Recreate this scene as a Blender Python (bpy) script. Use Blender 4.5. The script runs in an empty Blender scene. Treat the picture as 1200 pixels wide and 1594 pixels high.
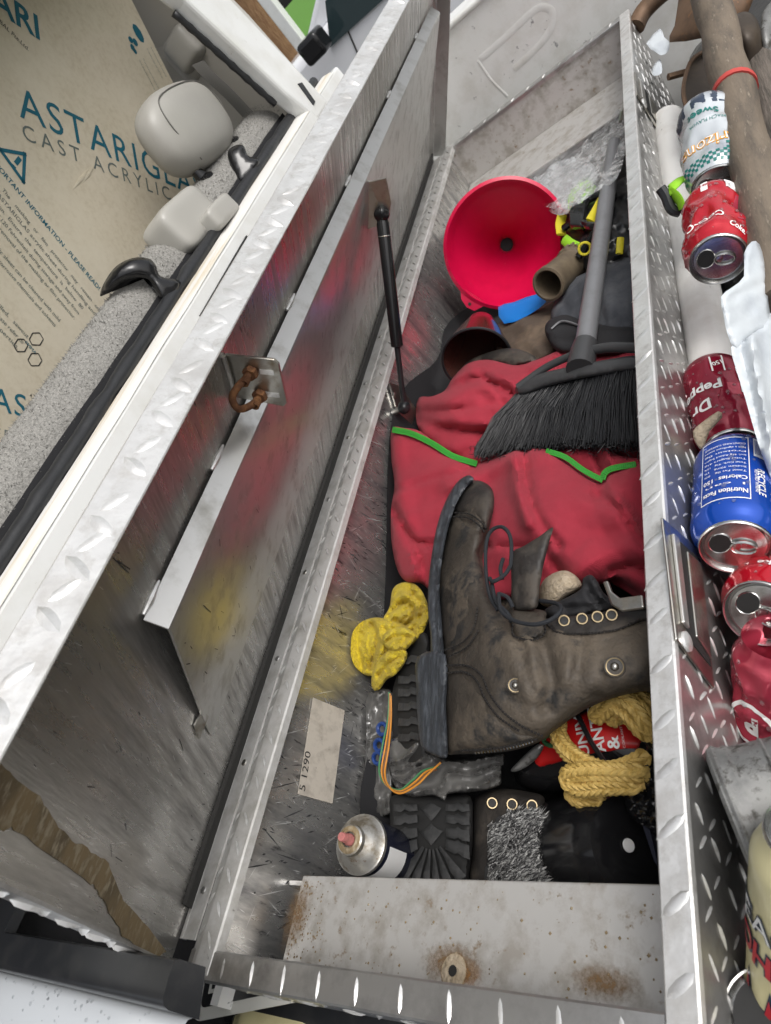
import bpy, bmesh, math, random
import numpy as np
from mathutils import Vector, Matrix, noise
from mathutils.geometry import delaunay_2d_cdt

# ------------------------------------------------------------------ camera, sky, sun, exposure
random.seed(7); rng = np.random.default_rng(7)
scene = bpy.context.scene
COL = scene.collection
F_PX = 1085.05; PPX, PPY = 600.0, 797.0                      # focal length and centre in photo pixels (1200 x 1594)
CAM = np.array([0.59682, -0.04611, 0.42108])
EX = np.array([0.74213, -0.29685, -0.60093]); EY = np.array([0.19066, -0.76604, 0.61387]); EZ = np.array([-0.64256, -0.57015, -0.51190])
RW = np.array([EX, EY, EZ])                                   # world = RW @ (right, down, forward)
cd = bpy.data.cameras.new('camera'); cam = bpy.data.objects.new('camera', cd); COL.objects.link(cam)
cd.sensor_fit = 'VERTICAL'; cd.sensor_height = 36.0; cd.lens = 36.0 * F_PX / 1594.0
cd.clip_start = 0.02; cd.clip_end = 500
_r, _u, _b = RW @ np.array([1, 0, 0]), RW @ np.array([0, -1, 0]), RW @ np.array([0, 0, -1])
cam.matrix_world = Matrix(((_r[0], _u[0], _b[0], CAM[0]), (_r[1], _u[1], _b[1], CAM[1]), (_r[2], _u[2], _b[2], CAM[2]), (0, 0, 0, 1)))
scene.camera = cam
cd.dof.use_dof = True; cd.dof.focus_distance = 0.72; cd.dof.aperture_fstop = 15.0

SUN_EL, SUN_AZ = math.radians(52), math.radians(-15)           # azimuth from +x toward +y
world = bpy.data.worlds.new('World'); scene.world = world; world.use_nodes = True
wn = world.node_tree; bg = wn.nodes['Background']
sky = wn.nodes.new('ShaderNodeTexSky'); sky.sky_type = 'NISHITA'; sky.sun_disc = False
sky.sun_elevation = SUN_EL; sky.sun_rotation = math.radians(90) - SUN_AZ
sky.air_density = 1.0; sky.dust_density = 6.0; sky.ozone_density = 1.0
hs = wn.nodes.new('ShaderNodeHueSaturation'); hs.inputs['Saturation'].default_value = 0.22
wn.links.new(sky.outputs[0], hs.inputs['Color']); wn.links.new(hs.outputs[0], bg.inputs['Color']); bg.inputs['Strength'].default_value = 0.135
sl = bpy.data.lights.new('sun', 'SUN'); sun = bpy.data.objects.new('sun', sl); COL.objects.link(sun)
sl.energy = 0.7; sl.angle = math.radians(25); sl.color = (1.0, 0.97, 0.93)
sd = Vector((math.cos(SUN_EL) * math.cos(SUN_AZ), math.cos(SUN_EL) * math.sin(SUN_AZ), math.sin(SUN_EL)))
sun.rotation_euler = sd.to_track_quat('Z', 'Y').to_euler()
scene.view_settings.view_transform = 'Standard'; scene.view_settings.look = 'None'; scene.view_settings.gamma = 1
scene.view_settings.exposure = 0.36
scene.view_settings.use_curve_mapping = False

# ------------------------------------------------------------------ pixel -> place helpers
def ray(x, y): return RW @ np.array([x - PPX, y - PPY, F_PX])
def P(x, y, ax, v):
    r = ray(x, y); return CAM + r * (v - CAM[ax]) / r[ax]
def PZ(x, y, z): return P(x, y, 2, z)
def PX(x, y, v): return P(x, y, 0, v)
def PY(x, y, v): return P(x, y, 1, v)
def D(x, y, d): return CAM + ray(x, y) * d / F_PX
def PL(x, y, p0, n):
    r = ray(x, y); n = np.array(n); return CAM + r * (n @ (np.array(p0) - CAM)) / (n @ r)
def unit(v): v = np.array(v, float); return v / np.linalg.norm(v)

# ------------------------------------------------------------------ materials
MATS = {}
def M(name, base, rough=.5, metal=0., var=None, var2=None, bump=None, bump2=None, coat=0., spec=.5, trans=0., alpha=1., sheen=0., stretch=(1, 1, 1), rvar=0., emit=None):
    """var = (scale, colour, lo, hi): noise patches of a second colour; bump = (scale, strength, distance)."""
    m = bpy.data.materials.new(name); m.use_nodes = True; nt = m.node_tree; N = nt.nodes; L = nt.links
    b = N['Principled BSDF']; c4 = lambda c: (c[0], c[1], c[2], 1)
    b.inputs['Base Color'].default_value = c4(base); b.inputs['Roughness'].default_value = rough; b.inputs['Metallic'].default_value = metal
    b.inputs['Coat Weight'].default_value = coat; b.inputs['Coat Roughness'].default_value = .08; b.inputs['Specular IOR Level'].default_value = spec
    b.inputs['Transmission Weight'].default_value = trans; b.inputs['Alpha'].default_value = alpha; b.inputs['Sheen Weight'].default_value = sheen
    tc = N.new('ShaderNodeTexCoord'); mp = N.new('ShaderNodeMapping'); mp.inputs['Scale'].default_value = stretch
    L.new(tc.outputs['Object'], mp.inputs['Vector'])
    cur = None
    for k, v in enumerate((var, var2)):
        if not v: continue
        nz = N.new('ShaderNodeTexNoise'); nz.inputs['Scale'].default_value = v[0]; nz.inputs['Detail'].default_value = 8; nz.inputs['Roughness'].default_value = .65
        L.new(mp.outputs[0] if k == 0 or len(v) < 5 else tc.outputs['Object'], nz.inputs['Vector'])
        rp = N.new('ShaderNodeMapRange'); rp.inputs['From Min'].default_value = v[2]; rp.inputs['From Max'].default_value = v[3]
        L.new(nz.outputs['Fac'], rp.inputs['Value'])
        mx = N.new('ShaderNodeMix'); mx.data_type = 'RGBA'; L.new(rp.outputs[0], mx.inputs['Factor'])
        if cur is None: mx.inputs['A'].default_value = c4(base)
        else: L.new(cur, mx.inputs['A'])
        mx.inputs['B'].default_value = c4(v[1]); cur = mx.outputs['Result']
        if k == 0 and rvar:
            ad = N.new('ShaderNodeMath'); ad.operation = 'MULTIPLY_ADD'; ad.inputs[1].default_value = rvar; ad.inputs[2].default_value = rough
            L.new(rp.outputs[0], ad.inputs[0]); L.new(ad.outputs[0], b.inputs['Roughness'])
    if cur: L.new(cur, b.inputs['Base Color'])
    prev = None
    for v in (bump, bump2):
        if not v: continue
        nz = N.new('ShaderNodeTexNoise'); nz.inputs['Scale'].default_value = v[0]; nz.inputs['Detail'].default_value = 5
        L.new(mp.outputs[0], nz.inputs['Vector'])
        bp = N.new('ShaderNodeBump'); bp.inputs['Strength'].default_value = v[1]; bp.inputs['Distance'].default_value = v[2] if len(v) > 2 else .002
        L.new(nz.outputs['Fac'], bp.inputs['Height'])
        if prev: L.new(prev, bp.inputs['Normal'])
        prev = bp.outputs[0]
    if prev: L.new(prev, b.inputs['Normal'])
    if emit:
        b.inputs['Emission Color'].default_value = c4(emit[0]); b.inputs['Emission Strength'].default_value = emit[1]
    MATS[name] = m; return m

def weave(m, scale, strength):
    """adds a woven bump to a material"""
    nt = m.node_tree; N = nt.nodes; L = nt.links; b = N['Principled BSDF']
    tc = N.new('ShaderNodeTexCoord'); hs_ = []
    for d in ('X', 'Y'):
        w = N.new('ShaderNodeTexWave'); w.bands_direction = d; w.inputs['Scale'].default_value = scale; w.inputs['Distortion'].default_value = .6
        L.new(tc.outputs['Object'], w.inputs['Vector']); hs_.append(w)
    mu = N.new('ShaderNodeMath'); mu.operation = 'MULTIPLY'; L.new(hs_[0].outputs['Fac'], mu.inputs[0]); L.new(hs_[1].outputs['Fac'], mu.inputs[1])
    bp = N.new('ShaderNodeBump'); bp.inputs['Strength'].default_value = strength; bp.inputs['Distance'].default_value = .001
    L.new(mu.outputs[0], bp.inputs['Height'])
    if b.inputs['Normal'].is_linked: L.new(b.inputs['Normal'].links[0].from_socket, bp.inputs['Normal'])
    L.new(bp.outputs[0], b.inputs['Normal']); return m

STK = (1.2, 14, 1.2)
M('alu_panel', (.64, .63, .61), .27, .84, var=(7, (.33, .32, .31), .45, .66), var2=(4, (.44, .425, .39), .46, .66, 1), bump=(40, .16, .001), stretch=STK, rvar=.16)
M('alu_wall', (.64, .63, .61), .27, .84, var=(6, (.27, .27, .275), .46, .66), var2=(16, (.09, .09, .095), .59, .68), bump=(30, .18, .001), stretch=(1.5, 6, 1.5), rvar=.18)
M('alu_shelf', (.60, .59, .57), .45, .5, var=(30, (.40, .375, .34), .47, .64), var2=(75, (.26, .19, .12), .60, .70), bump=(90, .2, .001), rvar=.2)
M('alu_floor', (.30, .30, .30), .45, .8, var=(20, (.12, .11, .1), .4, .7))
M('alu_bright', (.77, .77, .76), .34, .58, var=(60, (.55, .54, .52), .5, .66), var2=(14, (.63, .62, .60), .48, .62), bump=(38, .45, .003), bump2=(150, .25, .001), rvar=.1)
M('alu_plate', (.52, .515, .505), .28, .82, var=(22, (.32, .31, .30), .47, .66), bump=(55, .18, .001), rvar=.16)
M('tread_grey', (.78, .78, .77), .29, .70, var=(60, (.56, .55, .53), .5, .66), bump=(120, .2, .001))
M('alu_tread', (.84, .84, .83), .30, .6, var=(80, (.58, .57, .54), .5, .66), bump=(120, .15, .001))
M('alu_dull', (.60, .595, .58), .5, .3, var=(30, (.40, .39, .36), .46, .70), var2=(120, (.12, .11, .10), .66, .72), bump=(90, .2, .001))
M('alu_brace', (.64, .635, .615), .32, .85, var=(35, (.44, .43, .40), .5, .75), bump=(60, .14, .001), rvar=.2)
M('steel', (.55, .54, .50), .32, 1., var=(60, (.36, .30, .22), .5, .75), bump=(120, .1, .001), rvar=.25)
M('rust', (.13, .055, .025), .85, .2, var=(130, (.28, .13, .05), .45, .7), bump=(260, .6, .002))
M('tape_residue', (.25, .185, .10), .85, 0, var=(40, (.13, .10, .06), .45, .64), var2=(160, (.38, .32, .22), .50, .64), bump=(400, .5, .001), stretch=(1, .4, 1))
M('rubber', (.016, .016, .016), .65, bump=(150, .2, .001))
M('rubber_foam', (.03, .029, .027), .9, bump=(500, .5, .001))
M('black_plastic', (.014, .015, .017), .32, var=(40, (.03, .03, .03), .5, .8), bump=(90, .06, .001))
M('black_gloss', (.010, .010, .011), .14)
M('white_paint', (.76, .77, .76), .24, coat=.3, var=(9, (.68, .68, .65), .46, .66), var2=(80, (.45, .43, .38), .66, .71))
M('bed_white', (.82, .82, .80), .34, var=(14, (.70, .69, .65), .46, .68), var2=(48, (.32, .32, .32), .64, .69), bump=(25, .05, .001), coat=.2)
M('cream_sealer', (.58, .50, .36), .5, var=(16, (.70, .69, .66), .36, .50), bump=(120, .2, .001), stretch=(4, .15, 4))
M('urethane', (.018, .019, .021), .42, bump=(30, .5, .004), bump2=(110, .3, .001))
M('trim_beige', (.46, .44, .40), .55, bump=(400, .1, .0005))
M('trim_dark', (.12, .115, .105), .6)
M('vinyl_grey', (.32, .31, .285), .42, bump=(350, .2, .0005), var=(6, (.36, .35, .32), .4, .7))
M('grey_plastic', (.38, .37, .34), .36, bump=(300, .05, .0005))
M('plush', (.30, .292, .272), .95, var=(330, (.215, .21, .195), .45, .58), bump=(420, .7, .003), sheen=.2)
M('belt', (.14, .135, .125), .7, bump=(600, .3, .0005))
M('kraft', (.66, .595, .465), .8, var=(110, (.57, .50, .37), .45, .7), var2=(5, (.72, .66, .53), .45, .7), bump=(220, .15, .0005))
M('teal_ink', (.008, .13, .19), .75)
M('grey_ink', (.14, .17, .16), .8)
M('car_white', (.80, .81, .84), .2, coat=.5)
M('glass_dark', (.03, .05, .055), .05, spec=.8)
M('asphalt', (.10, .10, .10), .9, var=(40, (.07, .07, .07), .4, .7), bump=(200, .5, .004))
M('grass', (.10, .26, .02), .9, var=(9, (.05, .15, .015), .4, .7))
M('grass_blade', (.14, .36, .03), .7)
M('bark', (.17, .09, .045), .95, var=(25, (.28, .17, .09), .4, .7), bump=(40, .9, .01), stretch=(3, 3, .5))
M('sticker', (.50, .455, .39), .65, var=(70, (.38, .34, .29), .47, .66), var2=(160, (.12, .11, .10), .66, .72))
M('scuff_dark', (.035, .035, .037), .7)
M('scuff_light', (.80, .80, .79), .35, .6)
M('ink', (.02, .02, .022), .6)
M('white_ink', (.85, .85, .84), .4)
M('red_cloth', (.365, .019, .040), .8, var=(12, (.30, .015, .033), .44, .62), bump=(26, .3, .004), bump2=(90, .35, .002), sheen=.05)
weave(MATS['red_cloth'], 300, .5)
M('green_zip', (.035, .29, .03), .6, bump=(900, .4, .0008))
M('zip_teeth', (.02, .20, .02), .4)
M('funnel_red', (.60, .004, .055), .30, spec=.5, var=(8, (.52, .003, .045), .45, .6), var2=(120, (.62, .12, .17), .68, .72), bump=(60, .05, .001))
M('leather', (.046, .038, .030), .62, var=(13, (.108, .086, .063), .45, .60), var2=(26, (.020, .019, .018), .51, .62), bump=(55, .7, .002), bump2=(260, .9, .0012), rvar=.2)
M('leather_dark', (.026, .023, .021), .55, var=(24, (.060, .050, .040), .47, .62), bump=(80, .5, .0015), bump2=(300, .7, .0009), rvar=.2)
M('sole', (.034, .035, .036), .62, var=(30, (.065, .065, .066), .45, .66), bump=(260, .5, .001))
M('sole_edge', (.030, .034, .040), .42, var=(18, (.085, .095, .11), .48, .72), bump=(60, .5, .0015), stretch=(14, 1, 14))
M('lace', (.012, .014, .018), .8, bump=(900, .8, .001))
M('thread', (.012, .010, .009), .9)
M('brass', (.30, .24, .15), .42, 1.)
M('felt', (.46, .38, .28), .95, bump=(300, 1.0, .003), var=(120, (.36, .29, .2), .45, .6))
M('yellow_cloth', (.68, .52, .022), .92, var=(26, (.52, .38, .016), .44, .62), bump=(320, 1.0, .004), sheen=.1)
weave(MATS['yellow_cloth'], 150, .7)
M('bristle', (.012, .0125, .014), .32, spec=.6)
M('broom_plastic', (.045, .046, .048), .38)
M('handle_grey', (.20, .205, .215), .38, .2, var=(40, (.15, .15, .155), .5, .8))
M('denim', (.052, .057, .068), .9, var=(18, (.092, .097, .108), .44, .62), bump=(60, .5, .003), bump2=(300, .5, .001))
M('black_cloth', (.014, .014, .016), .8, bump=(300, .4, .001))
M('hivis', (.32, .68, .03), .6)
M('yellow_plastic', (.58, .50, .02), .45)
M('tube_brown', (.10, .075, .05), .6, var=(30, (.18, .14, .09), .4, .7), bump=(120, .4, .001))
M('cone_brown', (.075, .020, .016), .2, coat=.3, var=(12, (.05, .03, .024), .4, .7))
M('blue_plastic', (.012, .19, .62), .35)
M('rag_brown', (.085, .062, .045), .8, var=(18, (.17, .12, .08), .5, .7), bump=(60, .6, .003))
M('film_clear', (.86, .88, .89), .14, trans=.5, alpha=.55, spec=.8)
M('film_milky', (.80, .83, .85), .25, trans=.4, alpha=.72)
M('film_grey', (.11, .108, .105), .17, alpha=.94, var=(9, (.17, .167, .16), .45, .62), spec=1.0)
M('film_black', (.010, .010, .011), .18, bump=(60, .3, .002), spec=.6)
M('blue_ink', (.012, .05, .22), .5)
M('spray_metal', (.52, .51, .48), .38, .8, var=(55, (.26, .23, .18), .47, .62), var2=(150, (.20, .11, .05), .60, .70), rvar=.2)
M('pink_nozzle', (.48, .17, .16), .6, var=(200, (.30, .12, .10), .45, .62))
M('navy', (.010, .012, .028), .25)
M('fur_light', (.46, .46, .45), .75)
M('fur_dark', (.06, .06, .062), .8)
M('rope', (.62, .43, .13), .6, var=(120, (.42, .27, .06), .45, .62), bump=(300, .9, .0015))
M('label_red', (.58, .012, .012), .4)
M('wire_orange', (.62, .25, .03), .4)
M('wire_green', (.06, .22, .09), .4)
M('wire_brown', (.16, .08, .04), .5)
M('pvc', (.86, .85, .82), .32, var=(18, (.76, .74, .70), .5, .66), var2=(90, (.25, .24, .22), .67, .71), bump=(20, .05, .001))
M('white_plastic', (.56, .60, .63), .28, var=(20, (.46, .50, .54), .48, .66), bump=(35, .35, .003))
M('can_silver', (.62, .62, .61), .24, 1., var=(60, (.42, .41, .39), .5, .66), bump=(160, .08, .0005))
M('coke_red', (.52, .006, .020), .16, .35, coat=.6, bump=(18, .06, .002))
M('pepper_red', (.30, .010, .035), .18, .35, coat=.5, bump=(18, .06, .002))
M('pink_can', (.52, .05, .09), .18, .45, coat=.5, bump=(20, .08, .002))
M('pepsi_blue', (.004, .07, .46), .16, .4, coat=.6, bump=(18, .05, .002))
M('tea_white', (.66, .70, .73), .22, .45, coat=.4, var=(14, (.30, .33, .38), .52, .72))
M('tea_dark', (.05, .07, .11), .25, .4, coat=.3)
M('teal_print', (.008, .16, .14), .35)
M('orange_print', (.72, .34, .03), .4)
M('cream_can', (.60, .55, .32), .35, var=(24, (.50, .45, .24), .45, .7), coat=.2)
M('print_red', (.42, .02, .03), .4)
M('droplet', (.9, .92, .94), .03, trans=.92, spec=.6)
M('galv', (.21, .21, .206), .5, .5, var=(28, (.33, .33, .32), .44, .58), var2=(110, (.075, .07, .062), .52, .64), bump=(70, .5, .002), rvar=.2)
M('wood_handle', (.17, .135, .10), .75, var=(22, (.085, .07, .055), .42, .66), var2=(90, (.30, .25, .19), .58, .75), bump=(130, .5, .001), stretch=(3, .6, 3))
M('wood_grey', (.15, .125, .105), .85, var=(40, (.07, .06, .05), .42, .62), bump=(120, .9, .002), stretch=(4, .35, 4))
M('shovel_rust', (.17, .105, .065), .62, .45, var=(14, (.075, .05, .035), .42, .66), var2=(60, (.26, .13, .06), .58, .74), bump=(110, .3, .001))
M('shovel_dark', (.055, .042, .032), .5, .4, var=(16, (.10, .075, .05), .5, .75), bump=(80, .2, .001))
M('red_band', (.50, .06, .05), .6)
M('plate_white', (.62, .62, .58), .45, var=(40, (.40, .38, .33), .6, .78))
M('clear_paint_white', (.56, .59, .62), .15, coat=.6)

def stain_mat(name, col, thr=.55, sc=60, sc2=300):
    m = bpy.data.materials.new(name); m.use_nodes = True; nt = m.node_tree; N = nt.nodes; L = nt.links; b = N['Principled BSDF']
    b.inputs['Base Color'].default_value = (*col, 1); b.inputs['Roughness'].default_value = .8
    tc = N.new('ShaderNodeTexCoord'); vm = N.new('ShaderNodeVectorMath'); vm.operation = 'DISTANCE'; L.new(tc.outputs['UV'], vm.inputs[0]); vm.inputs[1].default_value = (.5, .5, 0)
    n1 = N.new('ShaderNodeTexNoise'); n1.inputs['Scale'].default_value = sc; n1.inputs['Detail'].default_value = 9; n1.inputs['Roughness'].default_value = .7; L.new(tc.outputs['Object'], n1.inputs['Vector'])
    fall = N.new('ShaderNodeMapRange'); fall.inputs['From Min'].default_value = .5; fall.inputs['From Max'].default_value = .05; L.new(vm.outputs['Value'], fall.inputs['Value'])
    ad = N.new('ShaderNodeMath'); ad.operation = 'MULTIPLY'; L.new(fall.outputs[0], ad.inputs[0]); L.new(n1.outputs['Fac'], ad.inputs[1])
    mr = N.new('ShaderNodeMapRange'); mr.inputs['From Min'].default_value = thr * .45; mr.inputs['From Max'].default_value = thr * .45 + .30; mr.inputs['To Max'].default_value = .75; L.new(ad.outputs[0], mr.inputs['Value']); L.new(mr.outputs[0], b.inputs['Alpha'])
    MATS[name] = m; return m
stain_mat('stain_brown', (.20, .115, .045), .50, 230); stain_mat('stain_dark', (.055, .05, .045), .62, 260); stain_mat('stain_rust', (.34, .16, .04), .5, 260)
def stain(par, c, e1, e2, mat, name='stain'):
    c, e1, e2 = [np.array(q, float) for q in (c, e1, e2)]; o = add(name, [c - e1 - e2, c + e1 - e2, c + e1 + e2, c - e1 + e2], [[0, 1, 2, 3]], mat, par, False)
    uv = o.data.uv_layers.new(); [setattr(uv.data[i], 'uv', q) for i, q in enumerate(((0, 0), (1, 0), (1, 1), (0, 1)))]; return o

for nm, lo, hi, sc in (('film_clear', .12, .85, 55), ('film_milky', .35, .95, 45)):
    nt = MATS[nm].node_tree; tc = nt.nodes.new('ShaderNodeTexCoord'); nz = nt.nodes.new('ShaderNodeTexNoise'); nz.inputs['Scale'].default_value = sc; nz.inputs['Detail'].default_value = 6; nz.inputs['Distortion'].default_value = 1.5
    mr = nt.nodes.new('ShaderNodeMapRange'); mr.inputs['From Min'].default_value = .40; mr.inputs['From Max'].default_value = .66; mr.inputs['To Min'].default_value = lo; mr.inputs['To Max'].default_value = hi
    nt.links.new(tc.outputs['Object'], nz.inputs['Vector']); nt.links.new(nz.outputs['Fac'], mr.inputs['Value']); nt.links.new(mr.outputs[0], nt.nodes['Principled BSDF'].inputs['Alpha'])

# ------------------------------------------------------------------ object helpers
WLOC = {}
def tag(o, label=None, cat=None, group=None, kind=None):
    if label: o['label'] = label
    if cat: o['category'] = cat
    if group: o['group'] = group
    if kind: o['kind'] = kind
    return o
def thing(name, label, cat, loc, group=None):
    o = bpy.data.objects.new(name, None); COL.objects.link(o); o.empty_display_size = .02
    o.location = [float(c) for c in loc]; WLOC[o.name] = np.array(loc, float)
    return tag(o, label, cat, group)
def add(name, verts, faces, mat, parent=None, smooth=True, autos=None, kind=None):
    V = np.array(verts, float); c = (V.min(0) + V.max(0)) / 2
    me = bpy.data.meshes.new(name); me.from_pydata((V - c).tolist(), [], [list(map(int, f)) for f in faces]); me.update()
    return add_mesh(name, me, c, mat, parent, smooth, autos, kind)
def add_mesh(name, me, c, mat, parent=None, smooth=True, autos=None, kind=None):
    o = bpy.data.objects.new(name, me); COL.objects.link(o)
    for m in (mat if isinstance(mat, (list, tuple)) else [mat]): me.materials.append(MATS[m])
    if smooth: me.shade_smooth()
    if autos: me.set_sharp_from_angle(angle=math.radians(autos))
    pw = np.zeros(3)
    if parent is not None: o.parent = parent; pw = WLOC[parent.name]
    o.location = [float(q) for q in (np.array(c) - pw)]; WLOC[o.name] = np.array(c, float)
    if kind: o['kind'] = kind
    return o
class MB:
    """collects shapes for one mesh"""
    def __init__(s): s.v = []; s.f = []
    def put(s, v, f):
        n = len(s.v); s.v += [tuple(map(float, q)) for q in v]; s.f += [[i + n for i in q] for q in f]; return s
    def build(s, name, mat, parent=None, smooth=True, autos=40, kind=None): return add(name, s.v, s.f, mat, parent, smooth, autos, kind)
def frame(d):
    d = unit(d); a = np.array([0, 0, 1.]) if abs(d[2]) < .9 else np.array([1., 0, 0])
    e1 = unit(np.cross(d, a)); return d, e1, np.cross(d, e1)
def tube_g(pts, rad, seg=10, cap=True, flat=1.0, up=None):
    pts = [np.array(p, float) for p in pts]; n = len(pts); rad = [rad] * n if np.isscalar(rad) else list(rad)
    V = []; Fc = []; e1 = None
    for i in range(n):
        t = unit(pts[min(i + 1, n - 1)] - pts[max(i - 1, 0)])
        if e1 is None: e1 = frame(t)[1] if up is None else unit(np.array(up, float) - t * (t @ np.array(up, float)))
        e1 = unit(e1 - t * (e1 @ t)); e2 = np.cross(t, e1)
        for k in range(seg):
            a = 2 * math.pi * k / seg; V.append(pts[i] + rad[i] * (e1 * math.cos(a) * flat + e2 * math.sin(a)))
    for i in range(n - 1):
        for k in range(seg):
            k2 = (k + 1) % seg; Fc.append([i * seg + k, i * seg + k2, (i + 1) * seg + k2, (i + 1) * seg + k])
    if cap: Fc.append(list(range(seg))[::-1]); Fc.append([(n - 1) * seg + k for k in range(seg)])
    return V, Fc
def lathe_g(o, d, prof, seg=32, e1=None, cap0=False, cap1=False, a0=0, a1=2 * math.pi):
    """prof = [(along, radius)] about the axis o + t*d"""
    d, f1, f2 = frame(d)
    if e1 is not None: f1 = unit(np.array(e1) - d * (np.array(e1) @ d)); f2 = np.cross(d, f1)
    o = np.array(o, float); V = []; Fc = []; full = abs(a1 - a0 - 2 * math.pi) < 1e-6; m = seg if full else seg + 1
    for (t, r) in prof:
        for k in range(m):
            a = a0 + (a1 - a0) * k / seg; V.append(o + d * t + r * (f1 * math.cos(a) + f2 * math.sin(a)))
    for i in range(len(prof) - 1):
        for k in range(seg):
            k2 = (k + 1) % m; Fc.append([i * m + k, i * m + k2, (i + 1) * m + k2, (i + 1) * m + k])
    if cap0: Fc.append(list(range(m))[::-1])
    if cap1: Fc.append([(len(prof) - 1) * m + k for k in range(m)])
    return V, Fc
def prism_g(poly, off):
    poly = [np.array(p, float) for p in poly]; off = np.array(off, float); n = len(poly)
    return poly + [p + off for p in poly], [list(range(n))[::-1], [n + i for i in range(n)]] + [[i, (i + 1) % n, n + (i + 1) % n, n + i] for i in range(n)]
def box_g(o, a, b, c):
    """o corner, a b c edge vectors"""
    o, a, b, c = [np.array(q, float) for q in (o, a, b, c)]; return prism_g([o, o + a, o + a + b, o + b], c)
def bevel(o, w, seg=2, ang=35):
    m = o.modifiers.new('bevel', 'BEVEL'); m.width = w; m.segments = seg; m.limit_method = 'ANGLE'; m.angle_limit = math.radians(ang); m.harden_normals = False; return o
def subsurf(o, n=1): m = o.modifiers.new('sub', 'SUBSURF'); m.levels = n; m.render_levels = n; return o
def spline(pts, n=8, closed=False):
    P_ = [np.array(p, float) for p in pts]; N_ = len(P_); out = []
    for i in range(N_ if closed else N_ - 1):
        if closed: p0, p1, p2, p3 = P_[i - 1], P_[i], P_[(i + 1) % N_], P_[(i + 2) % N_]
        else: p0, p1, p2, p3 = P_[max(i - 1, 0)], P_[i], P_[i + 1], P_[min(i + 2, N_ - 1)]
        for k in range(n):
            t = k / n; out.append(.5 * (2 * p1 + (p2 - p0) * t + (2 * p0 - 5 * p1 + 4 * p2 - p3) * t * t + (3 * p1 - p0 - 3 * p2 + p3) * t ** 3))
    if not closed: out.append(P_[-1])
    return out
def seg_dist(Q, A, B):
    """distance of points Q (n,2) to segments A->B (m,2): (n,) min"""
    best = np.full(len(Q), 1e9)
    for a, b in zip(A, B):
        ab = b - a; l2 = ab @ ab + 1e-12; t = np.clip(((Q - a) @ ab) / l2, 0, 1); best = np.minimum(best, np.linalg.norm(Q - a - t[:, None] * ab, axis=1))
    return best
def tps(ctrl, Q):
    Cp = np.array([c[:2] for c in ctrl], float) / 100; z = np.array([c[2] for c in ctrl]); Qs = Q / 100; n = len(Cp)
    def K(d2): return np.where(d2 > 1e-12, .5 * d2 * np.log(d2 + 1e-300), 0)
    A = K(((Cp[:, None] - Cp[None]) ** 2).sum(-1)) + 1e-4 * np.eye(n); Pm = np.hstack([np.ones((n, 1)), Cp])
    S_ = np.block([[A, Pm], [Pm.T, np.zeros((3, 3))]]); w = np.linalg.lstsq(S_, np.concatenate([z, np.zeros(3)]), rcond=None)[0]
    return K(((Qs[:, None] - Cp[None]) ** 2).sum(-1)) @ w[:n] + np.hstack([np.ones((len(Qs), 1)), Qs]) @ w[n:]
WALL_X = .010
class Surf:
    """a real surface met by the rays of photo pixels: height z (or depth) from control points"""
    def __init__(s, ctrl, wall=True, depth=False): s.ctrl = ctrl; s.wall = wall; s.depth = depth
    def at(s, Q, dt=0., lift=0.):
        Q = np.atleast_2d(np.array(Q, float))[:, :2]; R_ = (RW @ np.stack([Q[:, 0] - PPX, Q[:, 1] - PPY, np.full(len(Q), F_PX)])).T
        z = tps(s.ctrl, Q)
        t = z / F_PX if s.depth else (z - CAM[2]) / R_[:, 2]
        ln = np.linalg.norm(R_, axis=1)
        t = t + (np.asarray(dt) - lift) / ln
        if s.wall:
            tw = (WALL_X - CAM[0]) / R_[:, 0]; t = np.where((R_[:, 0] < 0) & (t > tw), tw, t)
        return CAM + R_ * t[:, None]
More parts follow.
